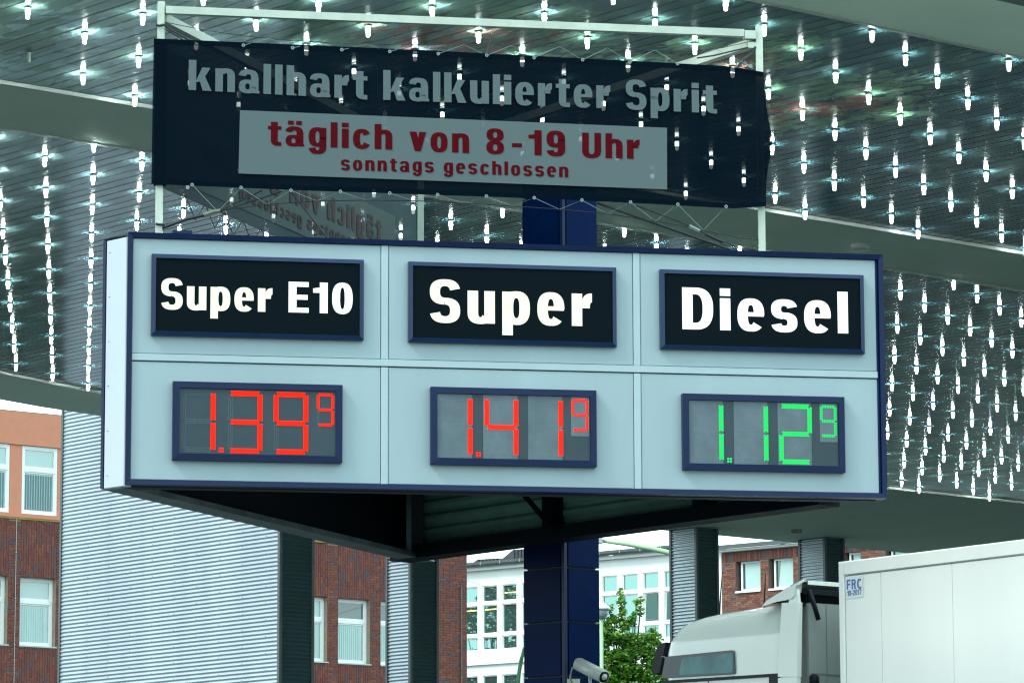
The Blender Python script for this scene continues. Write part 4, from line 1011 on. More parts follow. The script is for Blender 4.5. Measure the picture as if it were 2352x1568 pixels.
# bricks
BH = 0.0763
def brick_mesh(w_, h_, m_):
    b2 = MB(); b2.bevbox(0, w_, -0.008, 0.02, 0, h_, 0.004, m_); o = b2.build('brick', loc=(0, 0, 0)); me = o.data; bpy.data.objects.remove(o); return me
rb_ = random.Random(11); bricks = []
def course_area(sa, sb, za, zb_):
    z = za; k = 0
    while z + BH - 0.012 < zb_ + 0.02:
        s_ = sa - (0.125 if k % 2 else 0.0)
        while s_ < sb - 0.02:
            a, b_ = max(s_, sa), min(s_ + (0.24 if rb_.random() > 0.25 else 0.115), sb)
            if b_ - a > 0.03: bricks.append((a, b_ - 0.010, z, min(z + BH - 0.011, zb_)))
            s_ = b_
        z += BH; k += 1
def soldier_area(sa, sb, za, zb_):
    n_ = max(1, int((sb - sa) / 0.078)); pw = (sb - sa) / n_
    for i in range(n_):
        z = za - (0.125 if i % 2 else 0.0) - rb_.random() * 0.05
        while z < zb_ - 0.02:
            a, b_ = max(z, za), min(z + 0.25, zb_)
            if b_ - a > 0.03: bricks.append((sa + i * pw, sa + (i + 1) * pw - 0.011, a, b_ - 0.011))
            z += 0.25
for (a, b_, c_) in segs:
    mid_ = (a + c_) / 2
    if not any(lo - 0.9 < mid_ < hi + 0.9 for lo, hi in VIS) or a > 6.5: continue
    course_area(a, b_ , 8.0, ZOL - 0.08)
    soldier_area(b_ + 0.002, c_ - 0.002, 11.545, ZOL - 0.08)
    soldier_area(b_ + 0.002, c_ - 0.002, 8.0, 9.55)
course_area(segs[-1][2] + 0.0, S1, 8.0, 14.6)
mshs = {}
bricks_vis = [q_ for q_ in bricks]
# individually the bricks that show largest: standard sizes nearest to the camera, the rest joined
std = [(i, q_) for i, q_ in enumerate(bricks) if abs((q_[1] - q_[0]) - 0.23) < 0.004 and abs((q_[3] - q_[2]) - 0.0653) < 0.002 and 8.4 < q_[2] < 13.2 and (q_[0] < -6 or q_[0] > 7.0)]
rb_.shuffle(std); pick = {i for i, _ in std[:300]}
bm_ = [brick_mesh(0.23, 0.0653, m_) for m_ in BR]
rot_b = math.atan2(BW.d.y, BW.d.x)
rest_b = MB(BW.M)
for i, (a, b_, z0_, z1_) in enumerate(bricks):
    k = rb_.choices(range(6), BRW)[0]
    if i in pick: inst('brick', bm_[k], BW.w(a, 0, z0_), bld, rot=rot_b)
    else: rest_b.bevbox(a, b_, -0.008 + rb_.random() * 0.003, 0.011, z0_, z1_, 0.003, BR[k])
rest_b.build('brickwork', bld, kind='stuff')
print('BRICKS', len(bricks), len(pick))
# lightning conductor down the pier, wire bracket and conduit at the wall end
mb = MB(); a0 = BW.sz(37, 1190); mb.tube([BW.w(a0[0], -0.03, ZOL), BW.w(a0[0], -0.03, 0.5)], 0.008, M_SILL, 5)
for z_ in (12.2, 10.9, 9.6, 8.3): mb.lathe([(0.02, -0.02), (0.02, 0.02)], 6, M_SILL, c=BW.w(a0[0], -0.03, z_))
mb.build('lightning_rod', bld)
mb = MB(); a0 = BW.sz(1058, 1340)[0]; mb.tube([BW.w(a0, -0.04, BW.sz(1058, 1345)[1]), BW.w(a0, -0.04, 1)], 0.022, mat('old_conduit', (0.10, 0.10, 0.085), 0.8, var=0.4), 6)
mb.box(0, 0, 0, 0, 0, 0, M_SILL); mb.build('conduit', bld)

# ------------------------------------------------------------------ white office building and brick annexe, centre background
WP0 = atY(1300, 1300, 150.0)
WW = Wall((WP0.x, WP0.y), (1.22, -1.0))
WX1 = WW.sz(1657, 1300)[0]
wb = empty('white_office_building', WW.w(0, 5, 0), 'white rendered office building with a grid of white framed windows behind the blue column', 'building')
mb = MB(WW.M)
PITW = 0.9873; G0 = -4.18; GW = 0.74
kk = range(-30, 11)
rws = [(14.66, 15.29), (13.42, 14.54), (12.78, 13.30), (11.15, 11.80), (9.8, 11.03), (8.9, 9.7)]
L0 = G0 + PITW * kk[0] - 0.25; L1 = WX1
zc = sorted(rws); zp = 0
cells = [(G0 + PITW * k, G0 + PITW * k + GW) for k in kk if G0 + PITW * k + GW < L1 - 0.05]
for (z0_, z1_) in zc:
    mb.box(L0, L1, 0, 0.3, zp, z0_, M_WHITEW)
    xa = L0
    for (a, b_) in cells: mb.box(xa, a, 0.0005, 0.3, z0_, z1_, M_WHITEW); xa = b_
    mb.box(xa, L1, 0.0005, 0.3, z0_, z1_, M_WHITEW)
    zp = z1_
mb.box(L0, L1, 0, 0.3, zp, 15.98, M_WHITEW)
mb.box(L0, L1, 0.301, 12, 15.7, 15.9, M_ROOF); mb.box(L0, L0 + 0.3, 0.301, 12, 0, 15.9, M_WHITEW); mb.box(L1 - 0.3, L1, 0.301, 12, 0, 15.9, M_WHITEW); mb.box(L0, L1, 1.2, 1.3, 0, 15.6, M_BLINDD)
mb.build('wall', wb)
mb = MB(WW.M); mb.box(L0, L1, -0.10, -0.001, 12.22, 12.36, M_WHITEW); mb.build('string_course', wb)
mb = MB(WW.M); mb.box(L0, L1, -0.22, -0.001, 15.90, 16.02, M_WHITEW); mb.build('eaves', wb)
mb = MB(WW.M); mb.prism([(L0, -0.24, 16.03), (L0, -0.40, 16.03), (L0, -0.43, 16.10), (L0, -0.43, 16.20), (L0, -0.24, 16.22)], (L1 - L0, 0, 0), M_GUT); mb.build('gutter', wb)
for k in range(-12, 16):
    mb = MB(WW.M); mb.box(k * 0.98 - 0.02, k * 0.98 + 0.01, -0.436, -0.431, 16.06, 16.2, M_SILL); mb.build('gutter_bracket', wb)
# shed dormers on the roof
for xa, xb_, ya, yb in ((1082, 1112, 1306, 1283), (1146, 1215, 1303, 1268), (1330, 1400, 1290, 1262), (1376, 1398, 1289, 1277), (1408, 1442, 1284, 1261)):
    pass
def dormer(xa, xr_, xe, yr):
    s0, _z = WW.sz(xa, 1300, 1.0); s1, zr2 = WW.sz(xr_, yr, 1.0); s2, _z2 = WW.sz(xe, yr, 1.0)
    d_ = MB(WW.M)
    d_.add([(s0, 0.6, 16.05), (s1, 0.9, zr2), (s1 + 0.05, 0.9, 16.05), (s1 + 0.05, 3.2, 16.05), (s1, 3.2, zr2), (s0, 3.2, 16.05),
            (s2, 0.9, zr2 - 0.02), (s2 + 0.25, 0.9, 16.05), (s2, 3.2, zr2 - 0.02), (s2 + 0.25, 3.2, 16.05)],
           [(0, 1, 2), (5, 3, 4), (0, 5, 4, 1), (1, 6, 7, 2), (1, 4, 8, 6), (6, 8, 9, 7), (3, 9, 8, 4)], M_ROOF)
    nn = max(2, int((s2 - s1) / 0.16))
    for i in range(nn): xx_ = s1 + (s2 - s1) * (i + 0.5) / nn; d_.box(xx_ - 0.012, xx_ + 0.012, 0.87, 0.899, 16.06, zr2 - 0.03, M_GAP)
    return d_.build('roof_dormer', wb)
dormer(1078, 1100, 1150, 1284.5); dormer(1143, 1182, 1260, 1262); dormer(1340, 1382, 1400, 1276); dormer(1408, 1444, 1530, 1261)
tilt = {(7, 1), (8, 1)}
for ri, (z0_, z1_) in enumerate(rws):
    for ci, (a, b_) in enumerate(cells):
        if a < -6.5: continue
        wn = MB(WW.M)
        wn.ringframe([(a, z1_), (b_, z1_), (b_, z0_), (a, z0_)], [(a + 0.04, z1_ - 0.04), (b_ - 0.04, z1_ - 0.04), (b_ - 0.04, z0_ + 0.04), (a + 0.04, z0_ + 0.04)], 0.03, 0.035, 0.12, M_WFRAME)
        wn = wn.build('window', wb)
        p = MB(WW.M)
        if ri == 1 and 4.0 < a + 0.5 < 6 or (ri == 1 and 3.6 < a < 3.9):
            # tilted open sash
            p.add([(a + 0.05, 0.06, z0_ + 0.05), (b_ - 0.05, 0.06, z0_ + 0.05), (b_ - 0.05, -0.02, z1_ - 0.06), (a + 0.16, -0.02, z1_ - 0.06)], [(0, 1, 2, 3)], M_GLASSM)
            p.tube([(a + 0.05, 0.055, z0_ + 0.05), (a + 0.16, -0.025, z1_ - 0.06)], 0.018, M_WFRAME, 4)
            p.build('pane', wn)
            p = MB(WW.M); p.box(a + 0.04, b_ - 0.04, 0.15, 0.155, z0_ + 0.04, z1_ - 0.04, M_GLASSD); p.build('opening', wn)
        else:
            p.box(a + 0.04, b_ - 0.04, 0.08, 0.085, z0_ + 0.04, z1_ - 0.04, M_GLASSM); p.build('pane', wn)
        if (ri, round((a - G0) / PITW)) in ((1, 0), (1, -1), (0, 1)):
            p = MB(WW.M); zz = z1_ - (0.17 if ri == 1 else 0.32); p.box(a + 0.08, b_ - 0.08, 0.070, 0.076, zz - 0.018, zz + 0.018, M_YEL); p.build('tube_light', wn)
M_MORT2 = mat('annexe_mortar', (0.17, 0.12, 0.095), 0.9, var=0.2, scale=8)
# brick annexe
AX0, AX1 = WX1 + 0.02, WW.sz(2700, 1300)[0]
ax = empty('brick_annexe', WW.w(AX0 + 6, 5, 0), 'low brown brick building with small white windows seen between the grey pillars above the truck', 'building')
zg = WW.sz(1740, 1258)[1]
wpx = [(1697, 1746, 1290, 1356), (1773, 1821, 1284, 1350), (1946, 1976, 1266, 1330), (2042, 2090, 1256, 1322)]
ops = []
for xa, xb_, ya, yb in wpx:
    a, z1_ = WW.sz(xa, ya); b_, _ = WW.sz(xb_, ya); _, z0_ = WW.sz((xa + xb_) / 2, yb); ops.append((a, b_))
zw1, zw0 = WW.sz(1720, 1287)[1], WW.sz(1720, 1355)[1]
mb = MB(WW.M); xa = AX0
for (a, b_) in ops: mb.box(xa, a - 0.16, 0.013, 0.3, zw0, zw1, M_MORT2); xa = b_
mb.box(xa, AX1, 0.013, 0.3, zw0, zw1, M_MORT2); mb.box(AX0, AX1, 0.013, 0.3, 8.6, zw0 - 0.0005, M_MORT2); mb.box(AX0, AX1, 0.0, 0.3, 0, 8.599, mat('grey_render', (0.16, 0.22, 0.215), 0.8)); mb.box(AX0, AX1, 0.013, 0.3, zw1 + 0.0005, zg, M_MORT2)
mb.box(AX0, AX1, 0.5, 0.6, 0, zg, M_DARK); mb.box(AX0, AX1, 0.301, 12, zg - 0.1, zg, M_ROOF)
mb.build('wall', ax)
mb = MB(WW.M); mb.box(AX0, AX1, -0.25, -0.02, zg - 0.06, zg + 0.03, M_WHITEW); mb.build('eaves', ax)
mb = MB(WW.M); mb.box(AX0, AX1, -0.42, -0.26, zg + 0.035, zg + 0.17, M_GUT); mb.build('gutter', ax)
mb = MB(WW.M); cx_ = WW.sz(1797, 1240, 2)[0]; mb.lathe([(0.09, 0.0), (0.09, 0.35), (0.16, 0.36), (0.16, 0.40), (0.05, 0.5)], 10, M_SILL, c=(cx_, 2.0, zg)); mb.build('roof_vent', ax)
brk = MB(WW.M); rb2 = random.Random(5)
def courses2(sa, sb, za, zb_):
    z = za; k = 0
    while z + BH - 0.012 < zb_ + 0.01:
        s_ = sa - (0.125 if k % 2 else 0)
        while s_ < sb - 0.03:
            a, b_ = max(s_, sa), min(s_ + 0.24, sb)
            if b_ - a > 0.03: brk.bevbox(a, b_ - 0.012, -0.004, 0.012, z, min(z + BH - 0.012, zb_), 0.003, BRA[rb2.choices(range(4), [5, 4, 3, 1])[0]])
            s_ += 0.25
        z += BH; k += 1
BRA = [mat('annexe_brick_' + n_, c_, 0.85, var=0.25, scale=12) for n_, c_ in (('brown', (0.20, 0.085, 0.055)), ('tan', (0.26, 0.115, 0.07)), ('red', (0.15, 0.05, 0.04)), ('grey', (0.12, 0.10, 0.10)))]
zlow = WW.sz(1740, 1425)[1]; sR = WW.sz(2130, 1300)[0]
xa = AX0
for (a, b_) in ops: courses2(xa, a - 0.165, zw0, zw1 + 0.0); xa = b_ + 0.005
courses2(xa, sR, zw0, zw1); courses2(AX0, sR, zlow, zw0 - 0.012)
s_ = AX0
while s_ < sR: brk.bevbox(s_, s_ + 0.066, -0.004, 0.012, zw1 + 0.012, zg - 0.08, 0.003, BRA[rb2.choices(range(4), [3, 1, 5, 1])[0]]); s_ += 0.077
brk.build('brickwork', ax, kind='stuff')
for i, (a, b_) in enumerate(ops):
    fr_ = 0.07; a = a - 0.02
    wn = MB(WW.M); wn.ringframe([(a, zw1), (b_, zw1), (b_, zw0), (a, zw0)], [(a + fr_, zw1 - fr_), (b_ - fr_, zw1 - fr_), (b_ - fr_, zw0 + fr_), (a + fr_, zw0 + fr_)], 0.16, 0.165, 0.22, M_WFRAME); wn = wn.build('window', ax)
    p = MB(WW.M); p.box(a + fr_, b_ - fr_, 0.24, 0.245, zw0 + fr_, zw1 - fr_, M_GLASSD); p.build('dark_gap', wn)
    p = MB(WW.M); a2 = a + fr_ + 0.10; a3 = a2 + (0.14 if i == 1 else 0.0)
    p.add([(a2, 0.21, zw0 + fr_), (b_ - fr_, 0.21, zw0 + fr_), (b_ - fr_, 0.20 - (0.03 if i == 1 else 0), zw1 - fr_), (a3, 0.20 - (0.03 if i == 1 else 0), zw1 - fr_)], [(0, 1, 2, 3)], M_BLIND); p.build('pane', wn)
    p = MB(WW.M); p.box(a - 0.12, b_ + 0.02, -0.07, 0.15, zw0 - 0.075, zw0 - 0.004, M_WFRAME); p.build('window_sill', ax)

# ------------------------------------------------------------------ street lamp arm, curved pole, wires
lampy = 92.0
mb = MB(); 
sl = empty('street_lamp', atY(1640, 1500, lampy), 'pale green street lamp whose long arm crosses the sky right of the blue column', 'street lamp')
base = atY(1640, 1500, lampy)
mb.tube([atY(1383, 1241, lampy), atY(1440, 1249, lampy), atY(1500, 1260, lampy), atY(1560, 1274, lampy), atY(1600, 1295, lampy), atY(1625, 1340, lampy), (base.x, base.y, 5), (base.x, base.y, 0)], 0.045, M_POLE, 8, r2=0.09); mb.build('pole', sl)
mb = MB(); c_ = atY(1370, 1240, lampy); mb.box(c_.x - 0.45, c_.x + 0.14, c_.y - 0.12, c_.y + 0.12, c_.z - 0.08, c_.z + 0.08, mat('lamp_head_grey', (0.35, 0.4, 0.38), 0.5)); mb.build('lamp_head', sl)
mb = MB(); mb.tube([atY(1212, 1478, 70), atY(1204, 1490, 70), atY(1197, 1515, 70), atY(1192, 1545, 70), atY(1190, 1575, 70), (atY(1190, 1575, 70).x, 70, 0)], 0.035, mat('leaf_green_pole', (0.16, 0.42, 0.20), 0.5), 8)
mb.tube([atY(1212, 1478, 70), atY(1225, 1470, 70), atY(1245, 1468, 70)], 0.035, MATS['leaf_green_pole'], 8)
tag(mb.build('bent_pole'), 'green pole with a hooked top against the white building, left of the blue column', 'pole')
lc = atY(1381, 1400, 88)
gl_ = empty('globe_street_lamp', (lc.x, lc.y, 0), 'white hooded street lamp peeping out right of the blue column among the leaves', 'street lamp')
mb = MB(); mb.lathe([(0.22, 0.0), (0.20, 0.06), (0.05, 0.18), (0.02, 0.2)], 14, mat('lamp_hood_white', (0.7, 0.75, 0.75), 0.4), c=(lc.x, lc.y, lc.z)); mb.build('hood', gl_)
mb = MB(); mb.lathe([(0.03, -0.22), (0.12, -0.15), (0.19, -0.002)], 14, mat('lamp_glass_grey', (0.3, 0.38, 0.4), 0.2), c=(lc.x, lc.y, lc.z)); mb.build('glass_bowl', gl_)
mb = MB(); mb.lathe([(0.05, 0), (0.04, lc.z - 0.22)], 8, M_POLE, c=(lc.x, lc.y, 0)); mb.build('pole', gl_)
a, b_ = BW.w(BW.sz(1060, 1330)[0], -0.05, BW.sz(1060, 1330)[1]), atY(1660, 1437, 100)
mb = MB()
pts = []
for i in range(21):
    f = i / 20; p = a.lerp(b_, f); pts.append(p - Vector((0, 0, 0.25 * math.sin(math.pi * f))))
mb.tube(pts, 0.007, M_ROPE, 4); tag(mb.build('overhead_wire'), 'thin span wire from the brick wall end across the white building', 'wire')

# ------------------------------------------------------------------ trees
def leaf_mat(name, c1, c2):
    m = bpy.data.materials.new(name); m.use_nodes = True; n = m.node_tree.nodes; l = m.node_tree.links; b = n['Principled BSDF']
    g_ = n.new('ShaderNodeNewGeometry'); r = n.new('ShaderNodeMix'); r.data_type = 'RGBA'; r.inputs[6].default_value = (*c1, 1); r.inputs[7].default_value = (*c2, 1)
    l.new(g_.outputs['Random Per Island'], r.inputs[0]); l.new(r.outputs[2], b.inputs['Base Color']); b.inputs['Roughness'].default_value = 0.5
    tl = n.new('ShaderNodeBsdfTranslucent'); l.new(r.outputs[2], tl.inputs[0]); mx = n.new('ShaderNodeMixShader'); mx.inputs[0].default_value = 0.35
    l.new(b.outputs[0], mx.inputs[1]); l.new(tl.outputs[0], mx.inputs[2]); l.new(mx.outputs[0], n['Material Output'].inputs[0]); return m
M_LEAF = leaf_mat('maple_leaves', (0.028, 0.13, 0.02), (0.20, 0.42, 0.04))
M_LEAFD = leaf_mat('dark_leaves', (0.010, 0.035, 0.012), (0.03, 0.08, 0.02))
def tree(base, clumps, nleaf, size, lm, label, seed, group=None):
    r = random.Random(seed)
    root = empty('tree', base, label, 'tree', group)
    top = max(c_[0].z for c_ in clumps)
    mb = MB(); mb.tube([base, base + Vector((0.1, 0, top * 0.35)), base + Vector((0.0, 0.1, top * 0.65)), base + Vector((0.05, 0, top * 0.9))], 0.22, M_BARK, 8, r2=0.03); mb.build('trunk', root)
    mb = MB()
    for c_, rad in clumps: 
        st = base + Vector((0, 0, max(2.0, c_.z * 0.62))); mb.tube([st, st.lerp(c_, 0.5) + Vector((0, 0, -0.1)), c_], 0.05, M_BARK, 5, r2=0.012)
    mb.build('limbs', root)
    mb = MB(); tot = sum(rad.x * rad.y * rad.z for _, rad in clumps)
    for c_, rad in clumps:
        for _ in range(int(nleaf * (rad.x * rad.y * rad.z) / tot) + 6):
            d = Vector((r.gauss(0, 1), r.gauss(0, 1), r.gauss(0, 1))).normalized() * (r.random() ** 0.45)
            p = c_ + Vector((d.x * rad.x, d.y * rad.y, d.z * rad.z)); s_ = size * (0.6 + 0.8 * r.random())
            u = Vector((r.gauss(0, 1), r.gauss(0, 1), r.gauss(0, 0.5))).normalized(); v_ = u.cross(Vector((r.gauss(0, 0.5), r.gauss(0, 0.5), 1))).normalized()
            t_ = -u.cross(v_) * s_ * 0.25
            mb.add([p - u * s_, p - u * s_ * 0.2 - v_ * s_ * 0.55 + t_, p + u * s_ * 0.15 - v_ * s_ * 0.75, p + u * s_ * 0.3 - v_ * s_ * 0.3, p + u * s_, p + u * s_ * 0.3 + v_ * s_ * 0.3, p + u * s_ * 0.15 + v_ * s_ * 0.75 + t_, p - u * s_ * 0.2 + v_ * s_ * 0.55],
                   [(0, 1, 2, 3, 4, 5, 6, 7)], lm)
    mb.build('foliage', root, kind='stuff'); return root
TY = 104.0
def C_(px_, py_, rx_, rz_, dy=0.0):
    return (atY(px_, py_, TY + dy), Vector((rx_ / F * TY, 0.8 * rx_ / F * TY + 0.15, rz_ / F * TY)))
cl = [C_(1425, 1362, 9, 14), C_(1426, 1385, 12, 14), C_(1428, 1405, 12, 16), C_(1400, 1398, 12, 12), C_(1385, 1402, 12, 18), C_(1462, 1382, 10, 9), C_(1473, 1377, 8, 10), C_(1470, 1402, 12, 12), C_(1410, 1425, 18, 16), C_(1440, 1432, 22, 15),
      C_(1455, 1418, 10, 14), C_(1388, 1440, 24, 22), C_(1415, 1462, 34, 22), C_(1378, 1480, 26, 28), C_(1450, 1470, 32, 20), C_(1485, 1462, 18, 14), C_(1500, 1450, 12, 13), C_(1508, 1468, 15, 16), C_(1490, 1490, 30, 22), C_(1445, 1500, 36, 24),
      C_(1400, 1515, 36, 26), C_(1500, 1515, 30, 22), C_(1440, 1540, 40, 24), C_(1485, 1550, 34, 24), C_(1395, 1555, 36, 24), C_(1430, 1590, 60, 30), C_(1500, 1590, 40, 28), C_(1450, 1660, 90, 60), C_(1340, 1560, 40, 50, 1.0), C_(1530, 1560, 24, 30, .5)]
tb = atY(1440, 1568, TY); tb.z = 0
tree(tb, cl, 15000, 0.066, M_LEAF, 'bright green maple tree between the blue column and the truck cab', 4)
# trees beside the brick block, the ones mirrored in the office windows
for i, (x_, y_, h_, sd_) in enumerate(((-13.5, 149.5, 18.5, 1), (-18.5, 149.0, 17.0, 2), (-10.0, 150.0, 13.5, 5))):
    b0 = Vector((x_, y_, 0)); r = random.Random(sd_); cc_ = []
    for k in range(48):
        z = 2.5 + (h_ - 2.5) * r.random(); w_ = 2.4 * (1 - ((z - h_ * 0.5) / (h_ * 0.62)) ** 2) + 0.3
        cc_.append((b0 + Vector((r.gauss(0, 0.55) * w_, r.gauss(0, 0.55) * w_, z)), Vector((0.9, 0.9, 0.55))))
    tree(b0, cc_, 6500, 0.14, M_LEAFD, ('tall dark tree standing behind the brick block', 'dark tree farthest behind the brick block', 'low dark tree nearest the white building')[i], 20 + i)

hb = MB(); rh = random.Random(9)  # leaf bank added out of view to darken what the planks reflect
for _ in range(14000):
    t_ = rh.random(); p = Vector((-34 + 78 * t_, 99 + 3.0 * rh.random() - 6 * t_, 0.1 + (3.4 if t_ < 0.5 else 6.2) * rh.random() ** 0.8)); s_ = 0.28
    u = Vector((rh.gauss(0, 1), rh.gauss(0, 1), rh.gauss(0, 1))).normalized(); v_ = u.orthogonal().normalized()
    hb.add([p - u * s_, p - v_ * s_ * 0.6, p + u * s_, p + v_ * s_ * 0.6], [(0, 1, 2, 3)], M_LEAFD)
o = hb.build('added_hedge', kind='stuff'); tag(o, 'unseen dark greenery added to darken the ceiling reflections', 'added_hedge')

# ------------------------------------------------------------------ articulated truck
tc0 = atY(1927, 1290, 32.9); ZTT = tc0.z
TW = Wall((tc0.x, tc0.y), (0.77, -1.0)); TM = TW.M
trail = empty('truck_trailer', TW.w(6.8, 1.25, 0), 'white box semi-trailer with a blue lettered sticker at its front upper corner', 'trailer')
TL_, TWd = 13.6, 2.5
rail_z = TW.sz(1980, 1317.5)[1]
s_cp = TW.sz(1941.7, 1400)[0]
mb = MB(TM); mb.box(0.02, TL_, 0.02, TWd, 1.15, ZTT - 0.03, M_TRAIL); mb.build('box_body', trail)
mb = MB(TM); mb.bevbox(0, s_cp - 0.003, -0.012, 0.06, 1.15, ZTT, 0.008, M_TRAIL); mb.build('corner_post', trail)
mb = MB(TM); mb.bevbox(s_cp, TL_, -0.014, 0.05, rail_z + 0.002, ZTT + 0.0, 0.010, M_TRAIL); mb.build('roof_rail', trail)
seams = [s_cp + 0.001, TW.sz(2024, 1400)[0], TW.sz(2188, 1400)[0]]
while seams[-1] < TL_ - 1: seams.append(seams[-1] + (seams[2] - seams[1]))
for a, b_ in zip(seams, seams[1:] + [TL_]):
    mb = MB(TM); mb.bevbox(a + 0.002, b_ - 0.002, 0.0, 0.019, 1.3, rail_z - 0.002, 0.003, M_TRAIL); mb.build('side_panel', trail)
mb = MB(TM); mb.box(0.03, TL_, -0.002, 0.1, 1.1, 1.28, M_SEAM); mb.build('side_rail', trail)
qs_ = [TW.sz(*p, -0.004) for p in ((1943.5, 1326), (1983, 1321), (1983, 1370), (1943.5, 1375))]
mb = MB(TM); mb.add([(s_, -0.003, z) for s_, z in qs_], [(3, 2, 1, 0)], M_STICK); st = mb.build('sticker', trail)
def ttxt(text, a, b_, cap_px, W, T, track):
    (sa, za), (sb, zb_) = TW.sz(*a, -0.005), TW.sz(*b_, -0.005); zm = (za + zb_) / 2
    lettering(TM, text, sa, sb, za, zb_, cap_px / F * 32.8, M_INK, -0.005, st, track=track, W=W, T=T)
ttxt('FRC', (1944.8, 1353.2), (1979.5, 1350.2), 22.8, 0.215, 0.165, 0.14)
ttxt('10-2017', (1946, 1368), (1978.5, 1363.8), 12.5, 0.19, 0.15, 0.12)
for sx_ in (9.0, 10.3, 11.6):
    for nn_ in (0.15, 2.05):
        mb = MB(TM @ Matrix.Translation((sx_, nn_, 0.5)) @ Matrix.Rotation(-math.pi / 2, 4, 'X')); mb.lathe([(0.28, 0.0), (0.5, 0.02), (0.5, 0.28), (0.28, 0.3)], 20, M_RUB); mb.build('wheel', trail)
truck = empty('truck_cab', TW.w(-1.5, 1.2, 0), 'white truck cab with dark side window, roof spoiler and thin aerials beside the trailer', 'truck')
side = [(1504.4, 1568), (1518.9, 1506), (1524, 1488), (1530, 1475), (1537, 1460), (1545.8, 1446), (1557, 1433), (1572.7, 1423), (1596.5, 1413.9), (1620, 1408.5), (1647, 1403.5), (1705, 1394), (1755, 1386), (1790, 1382.5), (1826, 1380.5)]
prof = [TW.sz(*p) for p in side]; sB = TW.sz(1832, 1450)[0]; s_front = prof[0][0] - 0.10
prof = [(s_front - 0.02, 1.0)] + [(s_front, 2.0)] + prof + [(sB, prof[-1][1] - 0.01), (sB, 1.0)]
zmean = 2.2; sm2 = (s_front + sB) / 2
mb = MB(TM); loops = []
for (nn_, ins) in ((0.19, 0.03), (0.24, 0.0), (2.32, 0.0), (2.39, 0.02), (2.43, 0.05), (2.45, 0.085)):
    lp = []
    for i, (s_, z) in enumerate(prof):
        zz = z - ins * max(0, min(1, (z - 2.9) / 0.7)) * 1.0 if z > 2.9 else z
        ss = s_ + ins * 0.8 * (1 if (s_ < sB - 0.9 and z > 2.0) else 0) * max(0, min(1, (sB - 0.9 - s_) / 0.4))
        lp.append((ss, nn_, zz))
    loops.append(lp)
N = len(prof); vs_ = [p for lp in loops for p in lp]; fs = []
for i in range(len(loops) - 1):
    for k in range(N): fs.append((i * N + k, i * N + (k + 1) % N, (i + 1) * N + (k + 1) % N, (i + 1) * N + k))
fs += [tuple(range(N))[::-1], tuple(range((len(loops) - 1) * N, len(loops) * N))]
mb.add(vs_, fs, M_TRUCK); body = mb.build('cab_body', truck)
for pl in body.data.polygons: pl.use_smooth = False
# rear wall of the cab and its fairing
mb = MB(TM); mb.box(sB + 0.002, sB + 0.03, 0.10, 2.36, 1.0, prof[-3][1] - 0.01, M_TRUCKD); mb.build('rear_wall', truck)
for nn_ in (0.30, 0.62):
    mb = MB(TM); mb.box(sB + 0.030, sB + 0.034, nn_, nn_ + 0.008, 1.2, prof[-3][1] - 0.02, M_SEAM); mb.build('rear_seam', truck)
zs2 = TW.sz(1860, 1543)[1]; mb = MB(TM); mb.box(sB + 0.030, sB + 0.036, 0.11, 2.35, zs2, zs2 + 0.008, M_SEAM); mb.build('rear_seam', truck)
mb = MB(TM); zs3 = TW.sz(1838, 1560)[1]; mb.lathe([(0.03, -0.05), (0.045, -0.03), (0.045, 0.03), (0.02, 0.05)], 10, M_RUB, c=(sB + 0.07, 0.12, zs3)); mb.build('coupling', truck)
mb = MB(TM); gp = [TW.sz(*p, -0.012) for p in ((1753, 1386), (1775, 1377), (1812, 1370), (1812, 1384))]; mb.prism([(s_, -0.004, z) for s_, z in gp], (0, 0.02, 0), M_RUB); mb.build('spoiler_gap', truck)
mb = MB(TM); sm0 = [TW.sz(*p, -0.01) for p in ((1519, 1507), (1526, 1507), (1529, 1511))]; mb.tube([(a_, -0.012, z_) for a_, z_ in sm0], 0.005, M_SEAM, 4); mb.build('door_seam', truck)
sm1 = [TW.sz(*p, -0.01) for p in ((1626, 1562), (1626, 1640))]; mb = MB(TM); mb.tube([(a_, -0.008, z_) for a_, z_ in sm1], 0.004, M_SEAM, 4); mb.build('door_seam', truck)
mb = MB(TM); sA, sF = TW.sz(1789, 1500)[0], TW.sz(1834, 1500)[0]; zf = TW.sz(1815, 1383)[1]
fa = [TW.sz(*p, -0.02) for p in ((1797, 1384), (1834.5, 1382), (1832, 1553), (1788, 1553), (1793, 1450))]
mb.prism([(s_, -0.028, z) for s_, z in fa], (0, 0.05, 0), M_TRUCK)
mb.build('side_fairing', truck)
mb = MB(TM); f2 = [TW.sz(*p, -0.02) for p in ((1788, 1556), (1832, 1554), (1831, 1700), (1788, 1700))]; mb.prism([(s_, -0.026, z) for s_, z in f2], (0, 0.04, 0), M_TRUCK); mb.build('side_fairing', truck)
